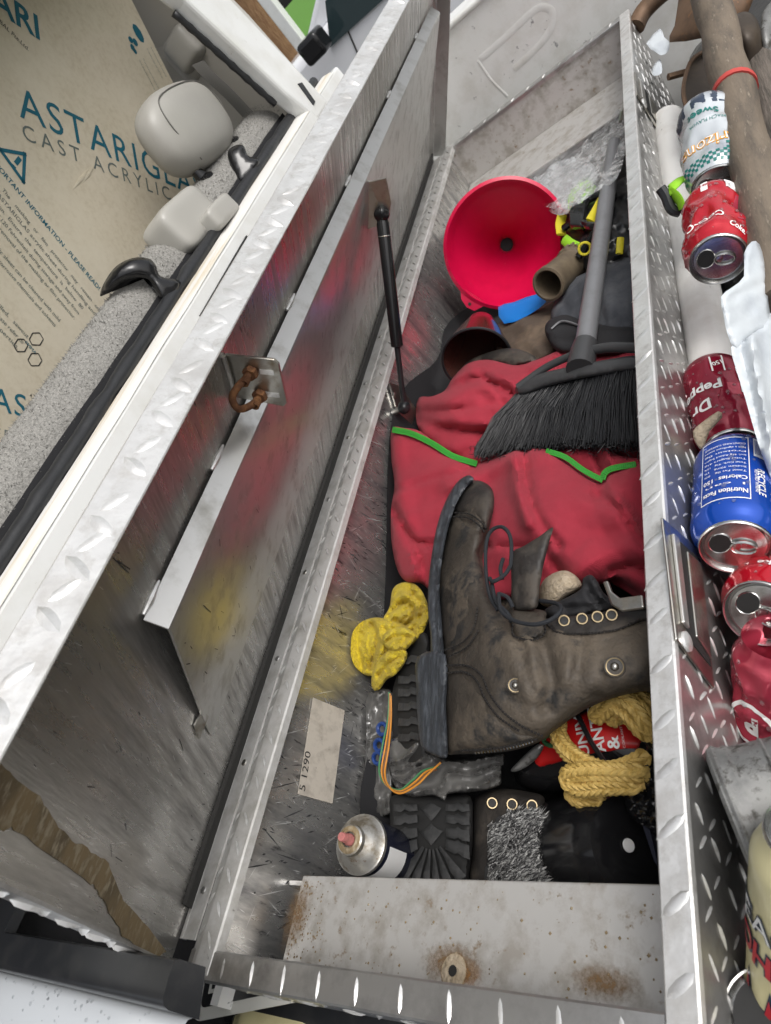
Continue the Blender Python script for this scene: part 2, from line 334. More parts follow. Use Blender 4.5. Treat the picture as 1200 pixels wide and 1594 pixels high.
def relief(name, outline, surf, mat, parent=None, step=7, puff=.02, puffw=30, creases=(), nz=(0, 1), rid=None, thick=.02, shrink=.85, smooth_n=5, kind=None, seed=0, extra=None, lift=0.):
    """closed solid whose upper side is the surface over an outline traced from the photo, with its own thickness"""
    ol = np.array([p[:2] for p in (spline(outline, smooth_n, True) if smooth_n else outline)], float)
    A, B = ol, np.roll(ol, -1, 0)
    res = []                                                   # resample boundary to about the step
    for a, b in zip(A, B):
        k = max(1, int(np.linalg.norm(b - a) / step)); res += [a + (b - a) * i / k for i in range(k)]
    ol = np.array(res); A, B = ol, np.roll(ol, -1, 0)
    lo, hi = ol.min(0), ol.max(0)
    gx, gy = np.meshgrid(np.arange(lo[0], hi[0], step), np.arange(lo[1], hi[1], step)); G = np.stack([gx.ravel(), gy.ravel()], 1)
    G += np.random.default_rng(seed).uniform(-.25, .25, G.shape) * step
    ins = np.zeros(len(G), bool)
    for a, b in zip(A, B):
        c = ((a[1] > G[:, 1]) != (b[1] > G[:, 1])) & (G[:, 0] < (b[0] - a[0]) * (G[:, 1] - a[1]) / (b[1] - a[1] + 1e-12) + a[0]); ins ^= c
    G = G[ins]; G = G[seg_dist(G, A, B) > step * .55] if len(G) else G
    nb = len(ol); pts = np.vstack([ol, G]) if len(G) else ol
    r = delaunay_2d_cdt([Vector(p) for p in pts], [(i, (i + 1) % nb) for i in range(nb)], [], 1, 1e-5)
    Q = np.array([v[:] for v in r[0]]); faces = [list(f) for f in r[2]]
    d = seg_dist(Q, A, B); q = np.clip(d / puffw, 0, 1); dt = puff * (1 - np.sqrt(np.clip(1 - (1 - q) ** 2, 0, 1)))
    for cr in creases:
        poly, dep, w = cr[:3]
        pl = np.array(spline(poly, 4)) if len(poly) > 2 else np.array(poly, float); dd = seg_dist(Q, pl[:-1], pl[1:]); dt = dt + (dep * np.clip(1 - dd / w, 0, 1) if len(cr) > 3 else dep * np.exp(-(dd / w) ** 2))
    if nz[0]: dt = dt + nz[0] * np.array([noise.noise(Vector((u / nz[1], v / nz[1], seed * 3.1))) for u, v in Q]) * np.clip(d / 8, 0, 1)
    if rid:                                                    # sharp crumples
        amp, sc = rid; dt = dt + amp * np.array([abs(noise.noise(Vector((u / sc, v / sc, seed * 7.3)))) + .5 * abs(noise.noise(Vector((u / sc * 2.3, v / sc * 2.3, seed + 9.)))) for u, v in Q]) * np.clip(d / 6 + .2, 0, 1)
    if extra is not None: dt = dt + extra(Q, d)
    W = surf.at(Q, dt, lift)
    on = {}                                                    # boundary loop
    from collections import Counter
    cnt = Counter()
    for f in faces:
        for i in range(len(f)): cnt[tuple(sorted((f[i], f[(i + 1) % len(f)])))] += 1
    cen = W.mean(0); vd = unit(cen - CAM); V = W.tolist(); Fc = []
    c0 = cen + vd * thick
    for f in faces:                                            # orient toward the camera
        n = np.cross(W[f[1]] - W[f[0]], W[f[2]] - W[f[0]]); Fc.append(f if n @ (CAM - W[f[0]]) > 0 else f[::-1])
    bn = {}
    def back(i):
        if i not in bn:
            p = W[i] + vd * thick; p = c0 + (p - c0) * shrink + vd * ((W[i] - cen) @ vd) * (1 - shrink)
            if surf.wall: p[0] = max(p[0], .003)
            bn[i] = len(V); V.append(p.tolist())
        return bn[i]
    edges = []
    for f in Fc:
        for i in range(len(f)):
            a, b = f[i], f[(i + 1) % len(f)]
            if cnt[tuple(sorted((a, b)))] == 1: edges.append((a, b))
    for a, b in edges: Fc.append([b, a, back(a), back(b)])
    ci = len(V); V.append(c0.tolist())
    for a, b in edges: Fc.append([back(b), back(a), ci])
    return add(name, V, Fc, mat, parent, True, 75, kind)
def folds(ax, ay, wl, amp, wob=2.5, sc=35., seed=0):
    return lambda Q, d: amp * np.abs(np.sin((Q[:, 0] * ax + Q[:, 1] * ay) / wl + wob * np.array([noise.noise(Vector((u / sc, v / sc, seed))) for u, v in Q]))) * np.clip(d / 5, .2, 1)
def ribbon(name, px, surf, mat, parent, w=6, lift=.002, n=6, kind=None, thick=.0015):
    """raised band along a pixel polyline on a surface"""
    pl = np.array(spline([p[:2] for p in px], n)); W = surf.at(pl, 0, lift)
    return MB().put(*tube_g(W, w, 6, flat=.35, up=unit(CAM - W.mean(0)))).build(name, mat, parent, kind=kind)
def stitch(name, px, surf, mat, parent, r=.0006, lift=.0008, dash=3, gap=2):
    pl = np.array(spline([p[:2] for p in px], 10)); d = np.concatenate([[0], np.cumsum(np.linalg.norm(np.diff(pl, axis=0), axis=1))]); mb = MB(); s = 0
    while s + dash < d[-1]:
        q = [[np.interp(s + k * dash, d, pl[:, 0]), np.interp(s + k * dash, d, pl[:, 1])] for k in (0, .5, 1)]
        mb.put(*tube_g(surf.at(q, 0, lift), r, 4)); s += dash + gap
    return mb.build(name, mat, parent)
def ring_g(o, d, R, r, seg=20, s2=8):
    return lathe_g(o, d, [(r * math.sin(2 * math.pi * k / s2), R + r * math.cos(2 * math.pi * k / s2)) for k in range(s2 + 1)], seg)
def text_mesh(s, spacing=1.0, bold=0.0):
    cu = bpy.data.curves.new('t', 'FONT'); cu.body = s; cu.size = 1; cu.space_character = spacing; cu.offset = bold; cu.resolution_u = 3
    o = bpy.data.objects.new('t', cu); COL.objects.link(o); dg = bpy.context.evaluated_depsgraph_get()
    me = bpy.data.meshes.new_from_object(o.evaluated_get(dg)); V = np.array([v.co[:] for v in me.vertices]) if len(me.vertices) else np.zeros((0, 3))
    Fc = [list(p.vertices) for p in me.polygons]; bpy.data.objects.remove(o); bpy.data.curves.remove(cu); bpy.data.meshes.remove(me); return V, Fc
def flat_text(name, s, o, xd, yd, width, mat, parent, height=None, spacing=1.0, bold=0., lift=.0005):
    """text from o running along xd for width metres, letters up along yd"""
    V, Fc = text_mesh(s, spacing, bold)
    if not len(V): return None
    mn, mx = V.min(0), V.max(0); k = width / (mx[0] - mn[0]); ky = k if height is None else height / .72
    xd, yd = unit(xd), np.array(yd, float); yd = unit(yd); n = unit(np.cross(xd, yd)); o = np.array(o, float)
    W = [o + xd * (v[0] - mn[0]) * k + yd * v[1] * ky + n * lift for v in V]
    return add(name, W, Fc, mat, parent, False)

# ------------------------------------------------------------------ the setting: ground
GZ = -.95
add('driveway', [(-30, -30, GZ), (30, -30, GZ), (30, 30, GZ), (-30, 30, GZ)], [[0, 1, 2, 3]], 'asphalt', smooth=False)['kind'] = 'structure'
add('lawn', [(-120, 6.5, GZ + .03), (120, 6.5, GZ + .03), (120, 200, GZ + .03), (-120, 200, GZ + .03)], [[0, 1, 2, 3]], 'grass', smooth=False)['kind'] = 'structure'
mb = MB()
for i in range(6000):
    x, y = rng.uniform(-9, 0), rng.uniform(6.6, 16); h = rng.uniform(.05, .14); a = rng.uniform(0, 6.28); w = .012; lx, ly = rng.normal(0, .03, 2)
    mb.put([(x - w * math.cos(a), y - w * math.sin(a), GZ + .03), (x + w * math.cos(a), y + w * math.sin(a), GZ + .03), (x + lx, y + ly, GZ + .03 + h)], [[0, 1, 2]])
tag(mb.build('grass', 'grass_blade', smooth=False, autos=None), 'bright green grass of the lawn beyond the white car', 'grass', kind='stuff')
def up_at(x, y, yy): return PY(x, y, yy)
# tree trunk and white post beyond the car
p = PY(440, 85, 7.0)
t = thing('tree', 'brown tree trunk standing on the lawn behind the white car', 'tree', (p[0], 7.0, GZ))
pts = [(p[0] + .02 * math.sin(k * 1.7), 7.0, GZ + k * .45) for k in range(12)]
o = MB().put(*tube_g(pts, [.24 - .004 * k + .03 * (k == 0) for k in range(12)], 14)).build('trunk', 'bark', t)
mb = MB()
for i in range(1500):
    c = np.array([p[0], 7, GZ + 5.4]) + rng.normal(0, 1, 3) * (1.2, 1.2, .7); e = rng.normal(0, .12, (3, 3)); mb.put([c + e[0], c + e[1], c + e[2]], [[0, 1, 2]])
mb.build('crown', 'grass', t, smooth=False, autos=None, kind='stuff')
p = PY(447, 40, 6.4)
t = thing('porch_post', 'slim white post between the tree trunk and the lawn', 'post', (p[0], 6.4, GZ))
o = MB().put(*box_g((p[0] - .05, 6.35, GZ), (.10, 0, 0), (0, .10, 0), (0, 0, 3.2))).build('shaft', 'white_paint', t, smooth=False, autos=None); bevel(o, .008)
MB().put(*box_g((p[0] - .07, 6.33, GZ), (.14, 0, 0), (0, .14, 0), (0, 0, .18))).build('foot', 'white_paint', t, smooth=False, autos=None)

# ------------------------------------------------------------------ parked car, side on, behind the lid
YC = 3.6
mir = PY(508, 48, YC)
t = thing('parked_car', 'white car with black door mirror parked beyond the open lid', 'car', (mir[0] + .6, YC + .9, GZ))
mx, mz = mir[0], mir[2]
prof = [(-1.55, -.55), (-1.60, -.35), (-1.50, -.10), (-1.2, .02), (-.55, .10), (-.10, .135), (.05, .14), (2.6, .15), (2.95, .05), (3.0, -.30), (2.95, -.60)]
low = [(2.95, -.68), (2.35, -.70), (2.3, -.45), (2.0, -.32), (1.7, -.45), (1.65, -.72), (-.45, -.72), (-.5, -.45), (-.8, -.32), (-1.1, -.45), (-1.15, -.70)]
poly = [(mx + a, YC, mz + b - .12) for a, b in prof + low]
o = MB().put(*prism_g(poly, (0, 1.75, 0))).build('body', 'car_white', t, smooth=True, autos=30); bevel(o, .05, 3, 25)
ga = [(-.20, .0), (.62, .46), (1.5, .50), (2.5, .05)]
o = MB().put(*prism_g([(mx + a, YC + .08, mz + b) for a, b in ga], (0, 1.6, 0))).build('cabin', 'car_white', t, autos=30); bevel(o, .03, 2, 25)
gl = [PY(*q_, YC - .012) for q_ in [(514, 74), (600, -4), (660, -60), (590, -90), (540, -50), (506, 2)]]
MB().put(*prism_g(gl, (0, .010, 0))).build('window', 'glass_dark', t, smooth=False, autos=None)
o = MB().put(*box_g((mx - .09, YC - .20, mz - .05), (.12, 0, 0), (0, .13, 0), (0, 0, .10))).build('mirror', 'black_gloss', t); bevel(o, .02, 3)
o2 = MB().put(*prism_g([(mx - .02, YC + .06, mz - .02), (mx + .14, YC + .06, mz - .02), (mx + .14, YC + .06, mz + .10)], (0, .02, 0))).build('mirror_mount', 'black_plastic', t, smooth=False, autos=None)
for wx in (-.8, 2.0):
    w = MB().put(*lathe_g((mx + wx, YC + .02, GZ + .31), (0, 1, 0), [(0, .20), (0, .29), (.02, .31), (.18, .31), (.20, .29)], 28)).build('wheel', 'rubber', t)
    MB().put(*lathe_g((mx + wx, YC + .03, GZ + .31), (0, 1, 0), [(0, .02), (.01, .10), (0, .20)], 20, cap0=True)).build('rim', 'can_silver', w)
MB().put(*box_g((mx - 1.35, YC - .004, mz - .14), (.30, 0, .05), (0, .02, 0), (0, 0, .07))).build('headlight', 'glass_dark', t, smooth=False, autos=None)
MB().put(*tube_g([(mx + .1, YC - .003, mz - .0), (mx + .02, YC - .003, mz - .3), (mx + .06, YC - .003, mz - .75)], .004, 5)).build('door_seam', 'rubber', t)

# ------------------------------------------------------------------ the pickup truck: cab back, seat, bed
TR = thing('pickup_truck', 'white pickup truck cab and bed that carry the open toolbox', 'pickup truck', (.4, .75, GZ))
XW = -.100
ZS = .268
def quad(name, pts, mat, par, off): return MB().put(*prism_g(pts, off)).build(name, mat, par, smooth=False, autos=None)
o = quad('cab_back_panel', [(XW, .085, -.75), (XW, 1.72, -.75), (XW, 1.60, ZS), (XW, -.10, ZS), (XW, -.10, .215), (XW, .085, .19)], 'white_paint', TR, (-.02, 0, 0)); bevel(o, .006, 3)
# window frame pillar at the far side (right of the opening) traced on the cab's back plane
def cw(x, y, v=XW): return PX(x, y, v)
a = [cw(497, 188), cw(513, 160), cw(362, 0), cw(300, -66), cw(215, -60), cw(290, 0), cw(446, 146)]
a = [np.array([XW + .001, q[1], q[2]]) for q in a]
o = quad('window_pillar', a, 'white_paint', TR, (-.035, 0, 0)); bevel(o, .008, 3)
s0 = cw(405, 168); s1 = cw(418, 196)
o = quad('vent_slot', [cw(464, 130, XW + .003), cw(470, 128, XW + .003), cw(491, 158, XW + .003), cw(488, 163, XW + .003)], 'urethane', TR, (-.004, 0, 0))
quad('window_header', [(XW, -.25, .69), (XW, 1.40, .69), (XW, 1.30, .84), (XW, -.25, .84)], 'white_paint', TR, (-.03, 0, 0))
quad('cab_roof', [(-.09, -.30, .83), (-.09, 1.45, .83), (-.80, 1.40, .88), (-.80, -.30, .88)], 'white_paint', TR, (0, 0, .03))
# sill: cream pinch weld ledge, then a lumpy bead of black urethane
sec = [(XW + .0005, ZS - .002), (XW - .006, ZS + .003), (XW - .026, ZS + .007), (XW - .028, ZS - .01), (XW - .004, ZS - .012)]
n = 60; V = []; Fc = []
for i in range(n + 1):
    y = -.2 + 1.76 * i / n
    for k, (x, z) in enumerate(sec): V.append((x, y, z + .0012 * noise.noise(Vector((k * 3.1, y * 9, 0)))))
for i in range(n):
    for k in range(len(sec) - 1): Fc.append([i * 5 + k, (i + 1) * 5 + k, (i + 1) * 5 + k + 1, i * 5 + k + 1])
add('window_sill', V, Fc, 'cream_sealer', TR, True, 40)
pts = [(XW - .036, -.2 + 1.735 * i / 90, ZS + .013) for i in range(91)]
V, Fc = tube_g(pts, [.011 + .0025 * noise.noise(Vector((0, i * .43, 4))) + .0012 * noise.noise(Vector((0, i * 1.7, 9))) for i in range(91)], 12)
add('window_bead', V, Fc, 'urethane', TR, True)
e0, e1_ = cw(444, 146), cw(286, 0)
V, Fc = tube_g([np.array([XW - .03, *(e0 * (1 - k / 20) + e1_ * k / 20)[1:]]) for k in range(21)], [.006 + .001 * math.sin(k * 2.3) for k in range(21)], 10)
add('window_bead', V, Fc, 'urethane', TR, True)
o = quad('drain_slot', [cw(384, 366, XW + .004), cw(388, 372, XW + .004), cw(322, 490, XW + .004), cw(312, 490, XW + .004)], 'rubber', TR, (-.006, 0, 0))
# inner side trim of the cab, with a belt retractor
quad('interior_trim', [(XW - .04, 1.56, -.2), (XW - .04, 1.47, .45), (XW - .04, 1.36, .85), (-1.0, 1.36, .85), (-1.0, 1.56, -.2)], 'trim_beige', TR, (0, .03, 0))
quad('cab_floor', [(XW - .02, -.25, -.45), (XW - .02, 1.55, -.45), (-1.5, 1.55, -.45), (-1.5, -.25, -.45)], 'trim_dark', TR, (0, 0, -.03))
q = PX(292, 74, -.27)
R0 = np.array(q)
def rbox(name, c, ax, hs_, mat, par, rnd=.3, sub=2):
    """soft box: centre, three axes, half sizes"""
    ax = [unit(a) for a in ax]; V = []; k_ = 1 - rnd
    bm = bmesh.new(); bmesh.ops.create_cube(bm, size=2); bmesh.ops.subdivide_edges(bm, edges=bm.edges[:], cuts=6, use_grid_fill=True)
    for v in bm.verts:
        p_ = np.array(v.co); inner = np.clip(p_, -k_, k_); d_ = p_ - inner; L_ = np.linalg.norm(d_)
        if L_ > 1e-9: p_ = inner + d_ / L_ * min(L_, rnd)
        v.co = Vector(sum(ax[i] * p_[i] * hs_[i] for i in range(3)))
    me = bpy.data.meshes.new(name); bm.to_mesh(me); bm.free()
    o_ = add_mesh(name, me, c, mat, par, True); subsurf(o_, sub - 1) if sub > 1 else None; return o_
ret = rbox('belt_retractor', R0, [(1, .25, .15), (-.2, 1, -.1), (-.1, .1, 1)], (.035, .045, .034), 'vinyl_grey', TR, .45)
rbox('retractor_socket', R0 + np.array([-.03, .03, -.01]), [(1, .25, .15), (-.2, 1, -.1), (-.1, .1, 1)], (.03, .052, .045), 'trim_beige', TR, .6)
bp = [PX(308, 98, -.235), PX(330, 122, -.23), PX(358, 148, -.225), PX(392, 185, -.22)]
MB().put(*tube_g(spline(bp, 5), .022, 8, flat=.08, up=(1, 0, .2))).build('seat_belt', 'belt', TR)
# rear seat: plush top roll, headrest and plastic caps
SX, SZ, SR = -.205, .289, .0505
n = 60; pts = [(SX, -.15 + i * (1.56 / n), SZ) for i in range(n + 1)]
rr = [SR * math.sqrt(max(0.02, 1 - max(0, (i - n + 3) / 3.0) ** 2)) * (1 + .02 * noise.noise(Vector((i * .5, 0, 0)))) for i in range(n + 1)]
seat = add('seat_back', *tube_g(pts, rr, 24), 'plush', TR)
quad('seat_shell', [(SX - .05, -.15, -.4), (SX + .045, -.15, -.4), (SX + .045, -.15, SZ - .01), (SX - .045, -.15, SZ - .01)], 'black_cloth', seat, (0, 1.5, 0))
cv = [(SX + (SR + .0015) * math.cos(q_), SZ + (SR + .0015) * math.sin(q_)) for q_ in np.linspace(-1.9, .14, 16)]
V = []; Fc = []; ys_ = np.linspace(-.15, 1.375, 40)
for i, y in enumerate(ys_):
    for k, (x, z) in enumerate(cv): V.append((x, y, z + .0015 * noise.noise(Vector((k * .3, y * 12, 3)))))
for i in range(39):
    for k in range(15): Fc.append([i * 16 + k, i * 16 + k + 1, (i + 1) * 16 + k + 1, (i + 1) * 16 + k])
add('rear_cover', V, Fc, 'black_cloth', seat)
mb = MB()
for i in range(16000):                                        # short nap along the plush top
    y = rng.uniform(.02, 1.38); a_ = rng.uniform(.12, 2.4); nn = np.array([math.cos(a_), 0, math.sin(a_)]); c = np.array([SX, y, SZ]) + nn * SR * .995
    tip = c + (nn + rng.normal(0, .7, 3)) * .0022; w = rng.normal(0, .0004, 3); mb.put([c - w, c + w, tip], [[0, 1, 2]])
mb.build('pile', 'plush', seat, smooth=False, autos=None, kind='stuff')
hc = np.array([-.195, 1.150, .402])
hr = rbox('headrest', hc, [(1, .1, 0), (-.1, 1, -.15), (.05, .15, 1)], (.046, .124, .068), 'vinyl_grey', seat, .78)
ha = [unit(q) for q in [(1, .1, 0), (-.1, 1, -.15), (.05, .15, 1)]]; hh = (.046, .124, .068)
def hp(a, b, c): return hc + ha[0] * a * hh[0] + ha[1] * b * hh[1] + ha[2] * c * hh[2]
def hs_pt(b_, c_):
    v_ = np.array([.62, b_, c_]); k_ = .22; inner = np.clip(v_, -k_, k_); d_ = v_ - inner; return hp(*(inner + d_ / np.linalg.norm(d_) * .785))
sm = spline([hs_pt(.62, -.9), hs_pt(.66, 0), hs_pt(.60, .55), hs_pt(.3, .66), hs_pt(-.3, .66), hs_pt(-.60, .55), hs_pt(-.66, 0), hs_pt(-.62, -.9)], 8)
MB().put(*tube_g(sm, .0011, 6)).build('headrest_seam', 'trim_dark', seat)
for yy in (1.08, 1.22): MB().put(*lathe_g((SX + .01, yy, SZ + .01), (.02, 0, 1), [(0, .020), (.035, .020), (.040, .012), (.07, .006)], 18, cap0=True, cap1=True)).build('headrest_guide', 'black_gloss', seat)
g1 = rbox('seat_latch_cover', (-.175, .925, .318), [(1, .1, .1), (-.1, 1, -.1), (-.1, .1, 1)], (.036, .072, .038), 'grey_plastic', seat, .4)
rbox('latch_cap', (-.135, .955, .292), [(1, .1, .1), (-.1, 1, -.1), (-.1, .1, 1)], (.022, .045, .018), 'grey_plastic', seat, .4)
def dep(p): return float((RW.T @ (np.array(p) - CAM))[2])
d0 = dep(PX(215, 435, -.150))
sf = Surf([(150, 460, d0 - .005), (210, 410, d0 - .012), (235, 405, d0), (265, 470, d0 + .01), (240, 470, d0 - .005)], False, True)
relief('coat_hook', [(156, 461), (162, 440), (180, 415), (205, 402), (230, 402), (242, 412), (250, 430), (282, 440), (268, 478), (248, 462), (232, 436), (212, 432), (190, 438), (172, 452)], sf, 'black_gloss', seat, 5, .012, 14, thick=.012)
d1 = dep(PX(375, 250, -.14))
sf = Surf([(355, 235, d1), (380, 228, d1), (398, 262, d1), (370, 280, d1)], False, True)
relief('belt_hook', [(354, 240), (362, 228), (378, 226), (386, 242), (404, 250), (392, 275), (372, 288), (362, 268)], sf, 'black_gloss', seat, 5, .01, 12, thick=.015)
# bed: floor, far side panel with pressed rib, near rail cap and outer skin
quad('bed_floor', [(-.07, -.05, -.50), (1.9, -.05, -.50), (1.9, 1.66, -.50), (-.07, 1.66, -.50)], 'trim_dark', TR, (0, 0, -.02))
YF = 1.625; zt = PY(733, 18, YF)[2]
o = quad('bed_side', [(-.10, YF, -.55), (1.9, YF, -.55), (1.9, YF, zt), (-.10, YF, zt)], 'bed_white', TR, (0, .02, 0))
o = quad('bed_rail', [(-.10, YF - .006, zt), (1.9, YF - .006, zt), (1.9, YF - .006, zt + .012), (-.10, YF - .006, zt + .012)], 'bed_white', TR, (0, .09, 0)); bevel(o, .005, 3)
rib = [PY(*q_, YF) for q_ in [(748, 92), (790, 55), (832, 16), (850, 12), (860, 22), (855, 50), (830, 80), (800, 108)]]
MB().put(*tube_g(spline(rib, 6), .007, 10, flat=.12, up=(0, 1, 0))).build('pressed_rib', 'bed_white', TR)
rib = [PY(*q_, YF) for q_ in [(744, 95), (765, 125), (790, 150)]]
MB().put(*tube_g(spline(rib, 6), .003, 8, flat=.3, up=(0, 1, 0))).build('pressed_rib', 'bed_white', TR)
quad('bed_front_panel', [(-.055, -.03, -.5), (-.055, 1.62, -.5), (-.055, 1.62, -.08), (-.055, -.03, -.08)], 'bed_white', TR, (-.012, 0, 0))
zr = -.105
sec = [(.075, zr - .03), (.07, zr), (.0, zr), (-.022, zr - .002), (-.033, zr - .010), (-.0395, zr - .022), (-.041, zr - .05)]
V = []; Fc = []; xs = np.linspace(-.096, .6, 40)
for x in xs:
    for (y, z) in sec: V.append((x, y, z + .001 * noise.noise(Vector((x * 8, y * 30, 1)))))
m_ = len(sec)
for i in range(len(xs) - 1):
    for k in range(m_ - 1): Fc.append([i * m_ + k, (i + 1) * m_ + k, (i + 1) * m_ + k + 1, i * m_ + k + 1])
add('rail_cap', V, Fc, 'black_plastic', TR, True)
xs = np.linspace(-1.1, .145, 40)
o = quad('rail_shoulder', [(-.75, .30, .112), (-.75, -.020, .1175), (-.118, -.020, .1175), (-.118, .30, .112)], 'black_plastic', TR, (0, 0, -.01))
csec = [(-.0165, .092), (-.0165, .114), (-.018, .1172), (-.028, .1176), (-.0385, .1165), (-.0415, .1145), (-.0432, .110), (-.0440, .085)]
V = []; Fc = []; m_ = len(csec); xc = np.linspace(-.75, .145, 60)
for x in xc:
    for (y, z) in csec: V.append((x, y, z + .0008 * noise.noise(Vector((x * 12, y * 30, 1)))))
for i in range(len(xc) - 1):
    for k in range(m_ - 1): Fc.append([i * m_ + k, (i + 1) * m_ + k, (i + 1) * m_ + k + 1, i * m_ + k + 1])
Fc += [list(range(m_)), [(len(xc) - 1) * m_ + k for k in range(m_)][::-1]]
add('bed_corner_cap', V, Fc, 'black_plastic', TR, True, 50)
sec = [(-.0438, .090), (-.0455, .0935), (-.050, .0955), (-.060, .096), (-.085, .092), (-.115, .080), (-.135, .05), (-.14, -.1), (-.14, -.6)]
V = []; Fc = []; m_ = len(sec)
for x in xs:
    for (y, z) in sec: V.append((x, y, z))
for i in range(len(xs) - 1):
    for k in range(m_ - 1): Fc.append([i * m_ + k, (i + 1) * m_ + k, (i + 1) * m_ + k + 1, i * m_ + k + 1])
o = add('fender_skin', V, Fc, 'clear_paint_white', TR, True)
mb = MB()
for i in range(110):
    x = rng.uniform(-.20, .11); k = rng.integers(1, 5); f_ = rng.uniform(); a_, b_ = sec[k], sec[k + 1]; y, z = a_[0] + (b_[0] - a_[0]) * f_, a_[1] + (b_[1] - a_[1]) * f_
    s_ = rng.uniform(.4, 1.2); mb.put(*lathe_g((x, y, z), (0, -.2, 1), [(0, .0013 * s_), (.0006 * s_, .0010 * s_), (.0008 * s_, .0003 * s_)], 8, cap1=True))
mb.build('raindrops', 'droplet', TR, kind='stuff')

# ------------------------------------------------------------------ acrylic sheet with printed masking paper
TH = math.radians(17); SP0 = np.array([-.335, 0, .35]); SDN = np.array([-math.sin(TH), 0, -math.cos(TH)]); SNR = np.array([math.cos(TH), 0, -math.sin(TH)])
def ps(x, y): return PL(x, y, SP0, SNR)
e0, e1_ = ps(205, 0), ps(272, 134); ed = unit(e1_ - e0)
SH = thing('acrylic_sheet', 'acrylic sheet in tan printed masking paper leaning in the cab', 'plastic sheet', SP0 + SDN * .7 + np.array([0, .6, 0]))
c = [e0 - ed * .30, e0 + ed * .95, SP0 + SDN * .75 + np.array([0, -.25, 0]), SP0 - SDN * .5 + np.array([0, -.25, 0])]
quad('panel', c, 'kraft', SH, -SNR * .006)
def st(s, p0, p1, mat='teal_ink', up=None, height=None, spacing=1., bold=0., par=SH):
    a_, b_ = ps(*p0), ps(*p1); xd = b_ - a_; w = np.linalg.norm(xd); yd = np.cross(SNR, unit(xd))
    return flat_text('lettering', s, a_, xd, yd, w, mat, par, height, spacing, bold)
def band(p0, p1, w, mat='teal_ink', name='printed_line'):
    a_, b_ = ps(*p0), ps(*p1); xd = unit(b_ - a_); yd = np.cross(SNR, xd) * w
    return add(name, [a_ - yd + SNR * .0005, b_ - yd + SNR * .0005, b_ + yd + SNR * .0005, a_ + yd + SNR * .0005], [[0, 1, 2, 3]], mat, SH, False)
st('ASTARIGLAS', (31, 182), (318, 312), spacing=1.12)
st('CAST ACRYLIC SHEET', (37, 217), (345, 345), 'grey_ink', spacing=1.45)
st('ASTARI', (-118, -58), (62, 62), bold=.02)
st('ASTARI GLOBAL Pte.Ltd.', (-58, -20), (44, 80), 'ink')
st('IMPORTANT INFORMATION - PLEASE READ!', (-18, 246), (153, 452), bold=.012)
st('ASTARIGLAS', (-330, 560), (40, 650), spacing=1.1)
st('R', (46, 617), (49, 619), 'ink')
st('CAST ACRYLIC SHEET', (-330, 610), (32, 690), 'grey_ink', spacing=1.4)
para = ['The    masking   or   film   protector   may   remain   on', 'ASTARIGLAS acrylic sheet during handling and', 'fabrication.  Ensure  the  temperature  is  below  80', 'centigrade / 120 Fahrenheit during storage and away from', 'light, for easy removal of the masking or film protector.', '',
        'ASTARIGLAS acrylic sheet can be cleaned with mild', 'soap and water. Avoid corrosive chemicals and solvents', 'with a soft cloth.', '', '', 'Acrylic   sheet   can   be   drilled,   sawcut', 'thermo-formed and cemented. Please refer to', 'literature for the physical properties.']
p0, p1 = ps(2, 296), ps(140, 468); ld = unit(p1 - p0); lu = np.cross(SNR, ld); W_ = np.linalg.norm(p1 - p0)
q0 = ps(2, 296); q1 = ps(-60, 462); gap = (q1 - q0) @ (-lu) / 13.0
gap = .0135
for i, s in enumerate(para):
    if s:
        w = W_ * (1.10 if i < 5 else 1.02 if i < 8 else .35 if i == 8 else .92) * (1 if i != 8 else 1)
        flat_text('lettering', s, p0 - lu * gap * i - ld * (.02 if i > 1 else 0), ld, lu, w, 'grey_ink', SH, .0068)
# warning triangle
tr = [ps(0, 233), ps(38, 240), ps(36, 283)]
for i in range(3):
    a_, b_ = tr[i], tr[(i + 1) % 3]; xd = unit(b_ - a_); yd = np.cross(SNR, xd) * .0028; add('warning_triangle', [a_ - yd - xd * .003 + SNR * .0006, b_ - yd + xd * .003 + SNR * .0006, b_ + yd + xd * .003 + SNR * .0006, a_ + yd - xd * .003 + SNR * .0006], [[0, 1, 2, 3]], 'teal_ink', SH, False)
band((31, 246), (24, 255), .0035); band((22, 258), (20, 261), .0035)
# recycling mark: three bent arrows
for (cx, cy, a0) in ((56, 528, 0), (32, 538, 2.1), (54, 560, 4.2)):
    pts = [ps(cx + 11 * math.cos(a0 + k), cy + 11 * math.sin(a0 + k)) for k in (0, 1.0, 2.2, 3.1, 4.2, 5.2)]
    for i in range(6):
        a_, b_ = pts[i], pts[(i + 1) % 6]; xd = unit(b_ - a_); yd = np.cross(SNR, xd) * .0008; add('recycling_mark', [a_ - yd + SNR * .0005, b_ - yd + SNR * .0005, b_ + yd + SNR * .0005, a_ + yd + SNR * .0005], [[0, 1, 2, 3]], 'ink', SH, False)
st('PMMA', (38, 534), (54, 552), 'teal_ink')
# small print and globe mark by the sheet's edge
for i in range(5): st('Do not remove paper until ready for use', (216 + i * 6, 92 - i * 2 + (2 if i < 2 else -12)), (240 + i * 6, 138 - i * 2 + (2 if i < 2 else -12)), 'grey_ink', height=.004)
for (cx, cy, r_) in ((215, 52, .011), (203, 62, .006), (210, 66, .007), (206, 74, .006), (210, 80, .005)):
    c_ = ps(cx, cy); xd = ld; yd = lu; add('printed_mark', [c_ + SNR * .0006 + (xd * math.cos(k * .7854) * (1.5 if r_ > .01 else 1) + yd * math.sin(k * .7854)) * r_ for k in range(8)], [list(range(8))], 'teal_ink', SH, False)
